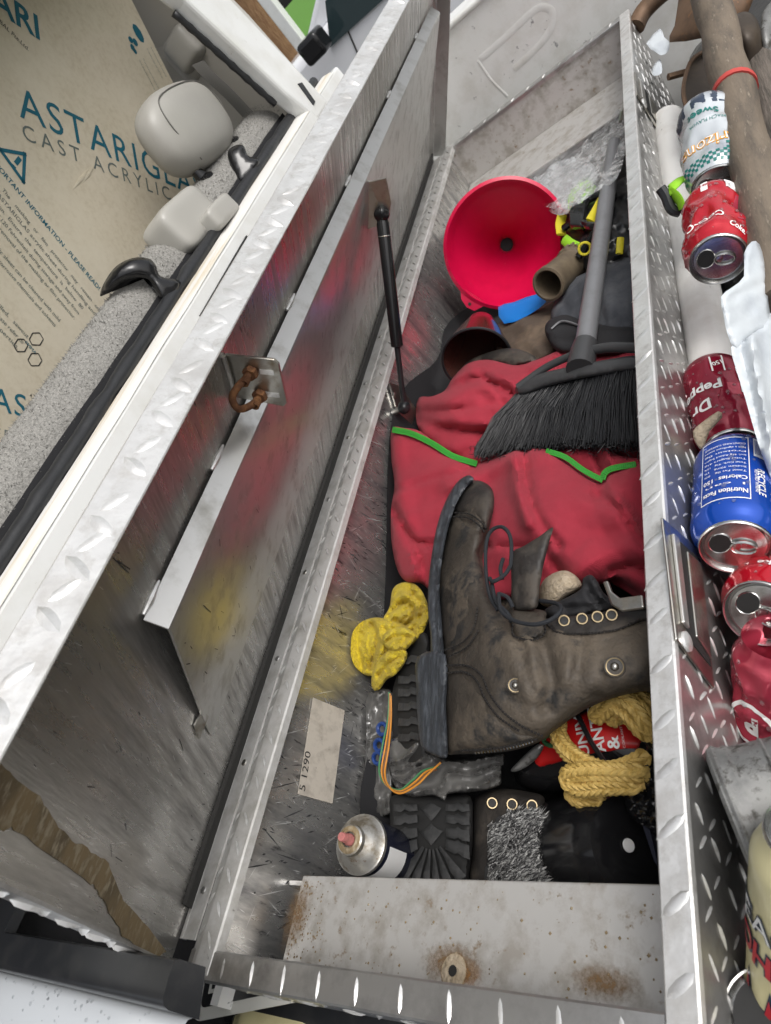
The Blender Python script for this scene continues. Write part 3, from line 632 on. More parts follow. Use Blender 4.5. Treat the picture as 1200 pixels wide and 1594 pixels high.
# a torn fold in the paper
sf_c = ps(128, 272)
for dx, dy in ((0, 0), (8, -4), (-6, 6)):
    a_, b_ = ps(120 + dx, 288 + dy), ps(138 + dx, 262 + dy); MB().put(*tube_g([a_ + SNR * .0002, (a_ + b_) / 2 + SNR * .001, b_ + SNR * .0002], [.0006, .003, .0006], 6, flat=.35, up=SNR)).build('paper_fold', 'kraft', SH)

# ------------------------------------------------------------------ the toolbox
TB = thing('toolbox', 'open aluminium diamond plate toolbox set across the truck bed', 'toolbox', (.2, .78, -.33))
LY, LN = 1.557, 1.557
XI, XO = .412, .430; ZB = -.33; YS0, YS1 = .083, 1.375; ZN, ZFAR = -.071, -.090
def panel(name, pts, off, mat, par=TB, bev=0):
    o_ = MB().put(*prism_g(pts, off)).build(name, mat, par, smooth=False, autos=None)
    if bev: bevel(o_, bev, 2)
    return o_
panel('front_wall', [(.006, .004, ZB), (.006, 1.54, ZB), (.006, 1.54, -.006), (.006, .004, -.006)], (-.004, 0, 0), 'alu_wall')
panel('rear_wall', [(XI + .002, .004, ZB), (XI + .002, 1.54, ZB), (XI + .002, 1.54, -.004), (XI + .002, .004, -.004)], (.004, 0, 0), 'alu_wall')
panel('outer_wall', [(XO, -.016, ZB), (XO, LY, ZB), (XO, LY, -.002), (XO, -.016, -.002)], (-.003, 0, 0), 'alu_plate')
panel('end_wall', [(-.008, -.016, -.076), (XO - .004, -.016, -.076), (XO - .004, -.016, -.004), (-.008, -.016, -.004)], (0, .003, 0), 'alu_plate')
panel('end_wall', [(.004, 1.540, -.2), (XI, 1.540, -.2), (XI, 1.540, -.004), (.004, 1.540, -.004)], (0, .004, 0), 'alu_shelf')
o = panel('shelf', [(.030, .0, ZN), (XI + .001, .0, ZN), (XI + .001, YS0, ZN), (.030, YS0, ZN)], (0, 0, -.004), 'alu_shelf'); bevel(o, .0035, 3)
panel('shelf_drop', [(.008, YS0 - .004, ZB), (XI, YS0 - .004, ZB), (XI, YS0 - .004, ZN - .0045), (.008, YS0 - .004, ZN - .0045)], (0, -.004, 0), 'alu_wall')
o = panel('shelf', [(.0065, YS1, ZFAR), (XI + .001, YS1, ZFAR), (XI + .001, 1.5395, ZFAR), (.0065, 1.5395, ZFAR)], (0, 0, -.004), 'alu_shelf'); bevel(o, .003, 3)
panel('shelf_drop', [(.008, YS1 + .003, ZB), (XI, YS1 + .003, ZB), (XI, YS1 + .003, ZFAR - .0045), (.008, YS1 + .003, ZFAR - .0045)], (0, .004, 0), 'alu_wall')
panel('bottom', [(.005, .06, ZB), (XI + .003, .06, ZB), (XI + .003, 1.4, ZB), (.005, 1.4, ZB)], (0, 0, -.004), 'alu_floor')
def sweep_y(name, sec, y0, y1, mat, par=TB, n=40, closed=True, wob=.0004, bevw=0):
    V = []; Fc = []; m = len(sec)
    for i in range(n + 1):
        y = y0 + (y1 - y0) * i / n
        for k, (x, z) in enumerate(sec): V.append((x + wob * noise.noise(Vector((k, y * 14, 2))), y, z + wob * noise.noise(Vector((k, y * 11, 7)))))
    for i in range(n):
        for k in range(m if closed else m - 1): Fc.append([i * m + k, i * m + (k + 1) % m, (i + 1) * m + (k + 1) % m, (i + 1) * m + k])
    Fc += [list(range(m)), [n * m + k for k in range(m)][::-1]]
    o_ = add(name, V, Fc, mat, par, True, 30)
    return o_
sweep_y('front_rim', [(-.0125, -.010), (-.0115, -.004), (.0035, .0016), (.006, .002), (.0225, -.0005), (.0240, -.002), (.0240, -.010), (.0205, -.010), (.0205, -.004), (-.008, -.008)], -.014, 1.556, 'alu_dull')
sweep_y('rear_rim', [(XI, -.008), (XI, -.001), (XI + .001, 0), (XO - .0008, 0), (XO + .0006, -.0012), (XO + .0008, -.006), (XI + .002, -.008)], -.016, 1.556, 'alu_bright')
def sweep_x(name, sec, x0, x1, mat, n=20):
    V = []; Fc = []; m = len(sec)
    for i in range(n + 1):
        x = x0 + (x1 - x0) * i / n
        for k, (y, z) in enumerate(sec): V.append((x, y, z + .0004 * noise.noise(Vector((k, x * 14, 3)))))
    for i in range(n):
        for k in range(m): Fc.append([i * m + k, i * m + (k + 1) % m, (i + 1) * m + (k + 1) % m, (i + 1) * m + k])
    Fc += [list(range(m)), [n * m + k for k in range(m)][::-1]]
    return add(name, V, Fc, mat, TB, True, 30)
sweep_x('end_rim', [(-.0185, -.010), (-.0185, -.003), (-.017, -.0012), (.003, -.0012), (.0045, -.0025), (.0045, -.007)], -.010, XI - .0005, 'alu_plate')
sweep_x('end_rim', [(1.537, -.008), (1.537, -.002), (1.5385, -.0007), (1.556, -.0007), (1.5575, -.002), (1.5575, -.010)], .0245, XI - .0005, 'alu_plate')
# embossed treads
def treads(name, par, o, e1, e2, n, L1, L2, pitch, ln=.026, wd=.0065, ht=.0016, single=None, jit=.2, mat='alu_tread'):
    o, e1, e2, n = np.array(o, float), unit(e1), unit(e2), unit(n); mb_ = MB(); i = 0; r_ = np.random.default_rng(int(abs(o[0]) * 1e4) + 3)
    n1, n2 = max(1, int(round(L1 / pitch))), max(1, int(round(L2 / pitch)))
    for a in range(n1):
        for b in range(n2):
            d = (e1 + e2 * 1.0) if (single or (a + b) % 2 == 0) else (e1 - e2); d = unit(d)
            if single: d = unit(e1 * single[0] + e2 * single[1])
            w = np.cross(n, d); c_ = o + e1 * (a + .5 + r_.uniform(-jit, jit)) * L1 / n1 + e2 * (b + .5 + (0 if n2 == 1 else r_.uniform(-jit, jit))) * L2 / n2
            l_ = ln / 2 * r_.uniform(.9, 1.1)
            base = [c_ + d * l_, c_ + d * l_ * .55 + w * wd * .42, c_ + w * wd / 2, c_ - d * l_ * .55 + w * wd * .42, c_ - d * l_, c_ - d * l_ * .55 - w * wd * .42, c_ - w * wd / 2, c_ + d * l_ * .55 - w * wd * .42]
            base = [q_ - n * .0003 for q_ in base]
            kt = r_.uniform(.55, 1.2); top = [c_ + d * l_ * .6 + n * ht * kt + w * wd * r_.normal(0, .06), c_ + n * ht * 1.15 * kt, c_ - d * l_ * .6 + n * ht * kt * r_.uniform(.5, 1) + w * wd * r_.normal(0, .06)]; d0_ = d; d = unit(d + np.cross(n, d) * r_.normal(0, .10))
            mb_.put(base + top, [[0, 1, 8], [1, 2, 9, 8], [2, 3, 10, 9], [3, 4, 10], [4, 5, 10], [5, 6, 9, 10], [6, 7, 8, 9], [7, 0, 8]])
    return mb_.build(name, mat, par, True, 50, kind='stuff')
treads('tread_pattern', TB, (XO, .0, -.012), (0, 1, 0), (0, 0, -1), (1, 0, 0), 1.54, .30, .0205, ln=.018, wd=.0038, ht=.0012)
treads('tread_pattern', TB, (XI, .0, 0), (0, 1, 0), (1, 0, 0), (0, 0, 1), 1.54, .018, .037, ln=.0235, wd=.0085, ht=.0012, single=(.62, .78), jit=.12, mat='tread_grey')
treads('tread_pattern', TB, (.0055, .0, .0015), (0, 1, 0), (1, 0, 0), (-.1, 0, 1), 1.53, .017, .026, ln=.017, wd=.004, ht=.0012, single=(.8, -.6))
treads('tread_pattern', TB, (-.0115, .0, -.0035), (0, 1, 0), (.93, 0, .36), (-.36, 0, .93), 1.53, .017, .026, ln=.017, wd=.004, ht=.0012, single=(.6, .8))
treads('tread_pattern', TB, (.02, -.0175, -.0012), (1, 0, 0), (0, 1, 0), (0, 0, 1), .39, .019, .039, ln=.019, wd=.005, ht=.0011, single=(-.15, 1), jit=.05)
treads('tread_pattern', TB, (.02, 1.5375, -.0007), (1, 0, 0), (0, 1, 0), (0, 0, 1), .39, .017, .034, ln=.013, wd=.004, ht=.0012, single=(.5, 1), jit=.05)
treads('tread_pattern', TB, (.0, -.016, -.012), (1, 0, 0), (0, 0, -1), (0, -1, 0), .41, .062, .026, ln=.020)
# hinge leaf with rivets, gusset at the near end
o = panel('hinge', [(-.030, .01, -.0035), (-.0115, .01, -.0035), (-.0115, 1.545, -.0035), (-.030, 1.545, -.0035)], (0, 0, .0018), 'alu_dull')
MB().put(*tube_g([(-.0325, .01 + i * .0307, -.004) for i in range(51)], .0035, 8)).build('hinge_pin', 'alu_plate', TB)
for i in range(13):
    MB().put(*lathe_g((-.0215, .05 + i * .12, -.0018), (0, 0, 1), [(0, .0034), (.0010, .0030), (.0017, .0012)], 10, cap1=True)).build('rivet', 'steel' if i % 2 else 'alu_plate', o)
# lid, open about fifty degrees, hinged on the cab side
A = math.radians(51); H = np.array([-.035, 0, 0.]); U = np.array([math.cos(A), 0, math.sin(A)]); NN = np.array([math.sin(A), 0, -math.cos(A)]); YV = np.array([0, 1., 0])
def lp(s, y, off=0.): return H + U * s + YV * y + NN * off
LS, LIP, LY0, LY1 = .4175, .027, -.013, 1.565
lid = panel('lid', [lp(-.003, LY0, 0), lp(LS, LY0, 0), lp(LS, LY1, 0), lp(-.003, LY1, 0)], -NN * .002, 'alu_panel')
def lidprism(name, sec, y0, y1, mat, n=30, wob=.0005, par=None):
    V = []; Fc = []; m = len(sec)
    for i in range(n + 1):
        y = y0 + (y1 - y0) * i / n
        for k, (s, of) in enumerate(sec): V.append(lp(s + wob * noise.noise(Vector((k, y * 9, 5))), y, of + wob * noise.noise(Vector((k, y * 8, 1)))))
    for i in range(n):
        for k in range(m): Fc.append([i * m + k, i * m + (k + 1) % m, (i + 1) * m + (k + 1) % m, (i + 1) * m + k])
    Fc += [list(range(m)), [n * m + k for k in range(m)][::-1]]
    return add(name, V, Fc, mat, par or lid, True, 30)
lidprism('lid_lip', [(LS + .0005, -.0035), (LS + .0025, -.0015), (LS + .0028, LIP - .0006), (LS + .0020, LIP), (LS + .0008, LIP - .0004), (LS + .0006, 0)], LY0, LY1, 'alu_bright')
treads('tread_pattern', lid, lp(LS + .0028, 0, -.001), (0, 1, 0), NN, U, 1.56, .028, .037, ln=.024, wd=.0095, ht=.0019, single=(.55, -.85), jit=.25, mat='alu_bright')
treads('tread_pattern', lid, lp(LS + .0028, .018, -.001), (0, 1, 0), NN, U, 1.53, .028, .037, ln=.022, wd=.0075, ht=.0011, single=(.8, .55), jit=.25, mat='alu_bright')
for y, sgn in ((LY0, -1), (LY1, 1)):
    panel('lid_end_lip', [lp(.002, y, .0002), lp(LS, y, .0002), lp(LS, y, LIP), lp(.004, y, LIP)], YV * .002 * sgn, 'alu_plate' if sgn < 0 else 'alu_brace', lid)
treads('tread_pattern', lid, lp(.01, LY0 - .002, .001), U, NN, (0, -1, 0), .40, .026, .026, ln=.020, ht=.0025)
# stiffener: bent sheet with a bright step and a slanted skirt, cut off square at the near end
lidprism('stiffener', [(.311, .0025), (.3035, .0185), (.3005, .0195), (.132, .0035), (.100, .0022), (.100, .0008), (.131, .0016), (.2995, .0175), (.3025, .0165), (.3090, .0025)], .160, 1.475, 'alu_brace', 60, .0006)
for i, y in enumerate((.163, .30, .52, .78, 1.05, 1.3)):
    MB().put(*tube_g([lp(.3125, y, .0015), lp(.3135, y + .012, .0022), lp(.3125, y + .028, .0014)], [.0014, .0028, .0012], 7)).build('weld', 'alu_tread', lid)
panel('weld_tab', [lp(.150, .150, .0006), lp(.128, .146, .0006), lp(.132, .166, .003), lp(.15, .164, .003)], NN * .0015, 'steel', lid)
lidprism('weatherstrip', [(.0, .0005), (.022, .0005), (.021, .0042), (.001, .0046)], .034, 1.535, 'rubber_foam', 60, .0004)
tp = [(.435, .042), (.410, .040), (.378, .039), (.345, .033), (.312, .029), (.275, .031), (.237, .031), (.20, .02), (.182, .015), (.10, .006), (.025, -.003), (.047, -.014), (.10, -.012), (.154, -.007), (.20, .003), (.239, .011), (.254, .013), (.32, .015), (.389, .016), (.402, .013), (.43, .02)]
tp2 = [np.array((s, y)) * .87 for s, y in tp]
pts = []
for i in range(len(tp2)):
    a_, b_ = tp2[i], tp2[(i + 1) % len(tp2)]
    for k in range(4): q_ = a_ + (b_ - a_) * k / 4; pts.append(lp(q_[0] + rng.normal(0, .0008), max(q_[1] + rng.normal(0, .0007), LY0 + .001), .0007))
panel('tape_residue', pts, -NN * .0004, 'tape_residue', lid)
# striker bracket with rusty threaded loop
YB = .372
def bp_(s, o_): return lp(s, YB, o_)
sec = [bp_(.372, .0), bp_(.372, .042), bp_(.368, .0455), bp_(.327, .0465), bp_(.322, .043), bp_(.3265, .0)]
st_ = panel('striker_bracket', sec, YV * .003, 'steel', lid, .0008)
panel('bracket_slot', [lp(.361, YB - .0004, .028), lp(.361, YB - .0004, .040), lp(.356, YB - .0004, .040), lp(.356, YB - .0004, .028)], YV * .0003, 'alu_tread', lid)
panel('bracket_slot', [lp(.337, YB - .0004, .028), lp(.337, YB - .0004, .041), lp(.332, YB - .0004, .041), lp(.332, YB - .0004, .028)], YV * .0003, 'alu_tread', lid)
lpz = [lp(.3585, YB + .012, .022), lp(.3585, YB - .008, .020), lp(.358, YB - .020, .016), lp(.353, YB - .029, .013), lp(.342, YB - .029, .016), lp(.336, YB - .018, .021), lp(.3345, YB - .006, .0245), lp(.3345, YB + .012, .026)]
MB().put(*tube_g(spline(lpz, 6), .0031, 10)).build('striker_loop', 'rust', lid)
mb = MB()
for b_, d_ in ((lp(.3585, YB - .006, .020), YV), (lp(.3345, YB - .006, .0245), YV)):
    for k in range(5): mb.put(*ring_g(b_ - YV * (.004 + k * .0016), d_, .0032, .0007, 12, 5))
mb.build('thread', 'rust', lid)
for b_ in (lp(.3585, YB - .0045, .021), lp(.3345, YB - .0045, .0247)):
    for sgn, nm in ((1, 'nut'),): MB().put(*lathe_g(b_ - YV * .002, YV, [(0, .0058), (.0012, .0066), (.005, .0066), (.0062, .0058)], 6, cap0=True, cap1=True)).build('nut', 'rust', lid)
MB().put(*tube_g([lp(.374, YB - .004, .0012), lp(.35, YB - .0035, .002), lp(.325, YB - .004, .0012)], .0022, 6)).build('weld', 'alu_brace', lid)
panel('latch_catch', [lp(.330, 1.535, .001), lp(.345, 1.535, .001), lp(.345, 1.562, .001), lp(.330, 1.562, .001)], NN * .02, 'black_plastic', lid)
# scratches and scuffs on the lid
def of_at(s_, y_): return .0003 if not (.10 < s_ < .302 and .160 < y_ < 1.475) else .0006 + (.0022 if s_ < .132 else .0035 + (s_ - .132) * .0950)
for nm, cnt, mm, wmax in (('scratches', 1500, 'scuff_light', .0005), ('scuffs', 420, 'scuff_dark', .0010)):
    mb = MB()
    for i in range(cnt):
        s_, y_ = rng.uniform(.03, .40), rng.uniform(0.0, 1.53); l_ = rng.uniform(.0015, .010) * (1 if rng.uniform() < .9 else 3); w_ = rng.uniform(.0002, wmax); sk_ = rng.normal(0, .25) * l_
        s1 = s_ + l_
        if (.290 < s1 and s_ < .325) or (s_ < .14 < s1) or (s_ < .11 and s1 > .09) or s1 > .412 or (y_ < .165 and y_ > .15): continue
        mb.put([lp(s_, y_, of_at(s_, y_)), lp(s1, y_ + sk_, of_at(s1, y_)), lp(s1, y_ + sk_ + w_, of_at(s1, y_)), lp(s_, y_ + w_, of_at(s_, y_))], [[0, 1, 2, 3]])
    mb.build(nm, mm, lid, smooth=False, autos=None, kind='stuff')
for nm, cnt, mm, wmax in (('scratches', 1300, 'scuff_light', .0006), ('scuffs', 1000, 'scuff_dark', .0011)):
    mb = MB()
    for i in range(cnt):
        y_ = rng.uniform(.01, 1.5); z_ = -.012 - .18 * rng.uniform() ; l_ = rng.uniform(.002, .012) * (1 if rng.uniform() < .85 else 3.5); w_ = rng.uniform(.0003, wmax); a_ = rng.normal(1.25, .5)
        if mm == 'scuff_dark' and noise.noise(Vector((y_ * 5, z_ * 14, 3))) < .0: continue
        d_ = np.array([0, math.cos(a_), -math.sin(a_)]); n_ = np.array([0, d_[2], -d_[1]]); p_ = np.array([.0064, y_, z_])
        mb.put([p_, p_ + d_ * l_ * .5 + n_ * w_, p_ + d_ * l_, p_ + d_ * l_ * .5 - n_ * w_], [[0, 1, 2, 3]])
    mb.build(nm, mm, TB, smooth=False, autos=None, kind='stuff')
mb = MB()                                                     # grit lying on the near shelf
for i in range(260):
    c_ = np.array([rng.uniform(.035, .40), rng.uniform(.004, .078), ZN]) if rng.uniform() < .6 else np.array([.033 + abs(rng.normal(0, .02)), rng.uniform(.004, .078), ZN]); s_ = rng.uniform(.0004, .0014)
    mb.put([c_ + np.array([s_ * math.cos(k * 1.57 + i), s_ * math.sin(k * 1.57 + i), .0002]) for k in range(4)] + [c_ + np.array([0, 0, s_ * .8])], [[0, 1, 4], [1, 2, 4], [2, 3, 4], [3, 0, 4]])
mb.build('grit', 'tape_residue', TB, smooth=False, autos=None, kind='stuff')
# gas strut
s_top = lp(.250, .835, .034); s_bot = PX(629, 634, .030); dv = s_bot - s_top; kk = .655
gs = MB().put(*tube_g([s_top, s_top + dv * .035, s_top + dv * .04, s_top + dv * kk, s_top + dv * (kk + .006)], [.0075, .0078, .0088, .0088, .006], 16)).build('gas_strut', 'black_gloss', TB)
MB().put(*tube_g([s_top + dv * (kk - .01), s_bot - dv * .03], .0042, 10)).build('strut_rod', 'black_plastic', gs)
rbox('strut_end', s_top, [(1, 0, 0), (0, 1, 0), (0, 0, 1)], (.010, .010, .010), 'black_gloss', gs, .8)
rbox('strut_end', s_bot, [(1, 0, 0), (0, 1, 0), (0, 0, 1)], (.009, .010, .009), 'black_plastic', gs, .8)
MB().put(*ring_g(s_top + dv * .10, dv, .0089, .0005, 16, 5)).build('strut_band', 'steel', gs)
bk = [lp(.292, .836, .018), lp(.296, .842, .040), lp(.262, .842, .046), lp(.236, .840, .040), lp(.225, .838, .013)]
panel('strut_bracket', bk, YV * .0025, 'steel', lid, .0006)
wb = [PX(*q_, .0085) for q_ in [(604, 596), (622, 602), (648, 640), (640, 662), (616, 640)]]
panel('strut_bracket', wb, (.0025, 0, 0), 'steel', TB, .0006)
MB().put(*lathe_g(np.array(s_bot) - np.array([.022, 0, 0]), (1, 0, 0), [(0, .005), (.016, .005), (.018, .007), (.026, .007)], 12, cap0=True, cap1=True)).build('strut_bolt', 'steel', TB)
MB().put(*lathe_g(PX(612, 616, .0085), (1, 0, 0), [(0, .0048), (.004, .0044), (.005, .002)], 10, cap1=True)).build('rivet', 'steel', TB)
# paddle latches let into the outer wall
def latch(A_, B_, C_, D_):
    x0 = XO + .0008; q_ = [PX(*p_, x0) for p_ in (A_, B_, C_, D_)]; cen = sum(q_) / 4
    pl = panel('latch_plate', q_, (.0022, 0, 0), 'steel', TB, .0012)
    f_ = lambda a, b: (1 - a) * (1 - b) * q_[0] + a * (1 - b) * q_[1] + a * b * q_[2] + (1 - a) * b * q_[3]
    pad = np.array([.0023, 0, 0])
    panel('latch_recess', [f_(.10, .30) + pad, f_(.88, .30) + pad, f_(.88, .92) + pad, f_(.10, .92) + pad], (.0006, 0, 0), 'rubber', pl)
    o1 = panel('latch_paddle', [f_(.14, .52) + pad, f_(.80, .52) + pad, f_(.84, .90) + pad, f_(.14, .90) + pad], (.0022, 0, 0), 'steel', pl, .001)
    panel('latch_hinge', [f_(.10, .16) + pad, f_(.82, .16) + pad, f_(.82, .30) + pad, f_(.10, .30) + pad], (.0028, 0, 0), 'alu_brace', pl, .001)
    MB().put(*lathe_g(f_(.93, .24) + pad, (1, 0, 0), [(0, .0075), (.002, .0072), (.003, .005)], 16, cap1=True)).build('key_cylinder', 'alu_tread', pl)
latch((1027, 806), (1049, 996), (1108, 1073), (1087, 858))
latch((986, 112), (990, 148), (1031, 218), (1022, 172))
# inventory sticker on the front wall
q_ = [PX(*p_, .0075) for p_ in [(487, 1086), (536, 1106), (517, 1251), (463, 1236)]]
sk = tag(MB().put(*prism_g(q_, (.0006, 0, 0))).build('sticker', 'sticker', None, smooth=False, autos=None), 'worn off-white sticker on the inner front wall of the toolbox', 'sticker')
bx_ = unit(q_[1] - q_[2]); up_ = -unit(q_[1] - q_[0])
flat_text('lettering', '5 1290', PX(474, 1232, .0083), unit(q_[0] - q_[3]), up_, .040, 'ink', sk, .0085, lift=.0004)
# worn hole with a pale ring in the shelf, rust bolt marks
hp_ = PZ(707, 1512, ZN)
MB().put(*lathe_g(hp_ + np.array([0, 0, .0006]), (0, 0, 1), [(.0008, .0012), (.0010, .006), (.0006, .0105), (-.0003, .0125)], 18)).build('hole_washer', 'felt', TB)
MB().put(*lathe_g(hp_ + np.array([0, 0, .0004]), (0, 0, 1), [(.0018, .0038), (.0004, .0030)], 14, cap0=True)).build('hole', 'rubber', TB)
# licence plate tucked under the near end
zp = -.098
c4 = [PZ(303, 1521, zp), PZ(300, 1588, zp), PZ(480, 1562, zp), PZ(480, 1480, zp)]
o_ = PZ(300, 1592, zp); xd = unit(PZ(470, 1563, zp) - PZ(310, 1594, zp)); yd = unit(np.cross((0, 0, 1), xd))
lic = thing('licence_plate', 'black licence plate with white border under the toolbox end', 'licence plate', o_)
def lq(a, b, z=0): return o_ + xd * a + yd * b + np.array([0, 0, z])
def rrect(a0, a1, b0, b1, r, z, n=5):
    out = []
    for (cx, cy, s) in ((a1 - r, b0 + r, -math.pi / 2), (a1 - r, b1 - r, 0), (a0 + r, b1 - r, math.pi / 2), (a0 + r, b0 + r, math.pi)):
        for k in range(n + 1): a = s + math.pi / 2 * k / n; out.append(lq(cx + r * math.cos(a), cy + r * math.sin(a), z))
    return out
panel('border', rrect(0, .178, 0, .098, .012, 0), (0, 0, .0012), 'plate_white', lic)
panel('field', rrect(.0105, .1675, .0105, .0875, .006, .0014), (0, 0, .0008), 'black_plastic', lic)
for (a0, a1, b0, b1) in ((.020, .15, .021, .0245), (.020, .0235, .0245, .08)): panel('inner_line', [lq(a0, b0, .0024), lq(a1, b0, .0024), lq(a1, b1, .0024), lq(a0, b1, .0024)], (0, 0, .0006), 'plate_white', lic)
MB().put(*lathe_g(lq(.0065, .012, .0012), (0, 0, 1), [(.0004, .0034), (.0004, .0005)], 12)).build('bolt_hole', 'rubber', lic)

stain(TB, PZ(462, 1425, ZN + .0006), (.030, 0, 0), (0, .060, 0), 'stain_brown'); stain(TB, PZ(720, 1515, ZN + .0007), (.034, 0, 0), (0, .018, 0), 'stain_rust'); stain(TB, PZ(700, 1500, ZN + .0008), (.05, 0, 0), (0, .026, 0), 'stain_brown')
stain(TB, PZ(940, 1530, ZN + .0007), (.045, 0, 0), (0, .020, 0), 'stain_brown')

# ------------------------------------------------------------------ inside the toolbox
# a dark heap of clothes and rags that fills the tub under everything
sf = Surf([(600, 1200, -.20), (960, 1300, -.27), (1010, 1000, -.18), (640, 900, -.14), (985, 700, -.15), (640, 620, -.11), (960, 420, -.17), (800, 480, -.16), (800, 1200, -.25), (700, 1350, -.26)])
ol = [(612, 640), (680, 560), (700, 500), (800, 430), (900, 340), (975, 300), (990, 600), (1005, 1000), (1020, 1370), (800, 1362), (600, 1355), (560, 1250), (590, 1100), (600, 900)]
tag(relief('dark_rags', ol, sf, 'black_cloth', None, 12, .03, 40, nz=(.03, 60), rid=(.03, 70), thick=.05, seed=3), 'dark heap of black rags at the bottom of the toolbox', 'rags')

# red bag with green zips
bag = thing('red_bag', 'red fabric bag with green zips under the broom and the boot', 'bag', PZ(800, 780, -.2))
sfA = Surf([(650, 620, -.075), (720, 560, -.070), (800, 560, -.075), (700, 620, -.055), (660, 690, -.07), (760, 690, -.085), (860, 600, -.085), (960, 545, -.09), (985, 620, -.09), (800, 640, -.075), (740, 600, -.058)])
relief('back_panel', [(650, 622), (672, 617), (692, 608), (705, 588), (728, 566), (760, 560), (800, 568), (835, 560), (870, 545), (905, 528), (930, 522), (950, 518), (1000, 520), (1005, 640), (1003, 745), (940, 760), (860, 740), (760, 735), (690, 700), (652, 668)], sfA, 'red_cloth', bag, 6, .018, 16,
       creases=[([(650, 632), (720, 628), (790, 640)], -.013, 18, 1), ([(700, 592), (750, 576), (805, 592)], -.014, 20, 1), ([(655, 662), (730, 650), (800, 670)], -.012, 16, 1), ([(735, 568), (762, 600), (800, 632)], -.012, 18, 1), ([(830, 566), (900, 542), (970, 530)], -.012, 16, 1), ([(690, 700), (740, 690), (790, 700)], -.008, 14, 1), ([(670, 620), (690, 660)], -.006, 12, 1), ([(648, 640), (700, 638), (760, 628), (800, 630)], 0.0119, 5.2), ([(700, 603), (745, 588), (770, 600), (800, 615)], 0.0170, 5.2), ([(690, 625), (730, 606), (770, 606)], -0.0102, 7.5), ([(700, 640), (720, 660), (800, 665)], -0.0085, 9.0), ([(650, 655), (700, 668), (760, 672)], 0.0170, 6.8), ([(770, 585), (800, 600), (815, 625)], -0.0119, 6.0), ([(860, 560), (900, 552), (960, 548)], 0.0102, 6.0), ([(745, 575), (775, 610), (790, 640)], 0.0102, 4.5)], nz=(.004, 60), rid=(.006, 90), thick=.05, seed=1)
sfB = Surf([(612, 668, -.035), (615, 760, -.055), (622, 880, -.07), (690, 700, -.058), (740, 720, -.068), (800, 706, -.062), (850, 700, -.060), (940, 748, -.070), (985, 725, -.068), (1015, 740, -.07), (700, 800, -.066), (800, 780, -.054), (880, 800, -.048), (960, 820, -.060), (1010, 850, -.072), (1005, 930, -.085), (900, 905, -.080), (800, 910, -.082), (700, 915, -.08), (650, 905, -.075)])
relief('main_panel', [(610, 668), (628, 666), (655, 672), (690, 700), (722, 717), (745, 721), (772, 712), (800, 702), (828, 697), (856, 700), (880, 714), (910, 735), (938, 749), (952, 732), (985, 722), (1020, 722), (1022, 935), (990, 918), (962, 900), (930, 912), (890, 920), (820, 930), (740, 935), (680, 925), (655, 908), (632, 905), (618, 885), (609, 840), (609, 790), (614, 755), (609, 712)], sfB, 'red_cloth', bag, 6, .020, 20,
       creases=[([(805, 702), (815, 760), (850, 830), (900, 880)], -.018, 52, 1), ([(612, 768), (690, 738), (745, 723)], -.014, 34, 1), ([(990, 730), (958, 790), (1000, 850)], -.014, 32, 1), ([(880, 908), (940, 862), (1015, 850)], -.014, 32, 1), ([(614, 690), (628, 790), (642, 900)], -.010, 22, 1), ([(700, 742), (760, 800), (792, 872)], -.012, 36, 1), ([(850, 705), (880, 770), (960, 800)], -.010, 34, 1), ([(640, 800), (700, 800), (720, 900)], -.008, 26, 1), ([(612, 790), (640, 835), (660, 846), (720, 846), (760, 850)], 0.0204, 5.2), ([(614, 800), (655, 870), (660, 905)], 0.0102, 6.0), ([(640, 860), (648, 900)], -0.0102, 4.5), ([(816, 702), (822, 760), (840, 810), (870, 850)], 0.0136, 7.5), ([(800, 715), (806, 765), (822, 815)], -0.0170, 9.0), ([(700, 760), (760, 735), (800, 712)], -0.0102, 9.0), ([(612, 765), (680, 742), (740, 726)], 0.0102, 4.5), ([(840, 850), (880, 900), (900, 915)], 0.0136, 7.5), ([(930, 770), (970, 800), (1000, 850)], 0.0119, 6.8), ([(945, 740), (962, 780), (1000, 830)], -0.0119, 7.5), ([(950, 890), (985, 880), (1010, 890)], 0.0136, 6.8), ([(780, 850), (850, 852)], 0.0102, 6.0)], nz=(.005, 80), rid=(.008, 110), thick=.06, seed=2)
sfC = Surf([(860, 700, -.068), (920, 735, -.085), (940, 690, -.072), (985, 715, -.07), (890, 700, -.07)])
relief('zip_flap', [(870, 705), (900, 697), (930, 700), (942, 692), (962, 708), (1000, 716), (990, 730), (955, 740), (940, 750), (905, 732)], sfC, 'red_cloth', bag, 5, .01, 12, creases=[([(925, 702), (935, 735)], 0.0136, 3.8), ([(942, 694), (950, 725)], -0.0102, 4.5)], thick=.02)
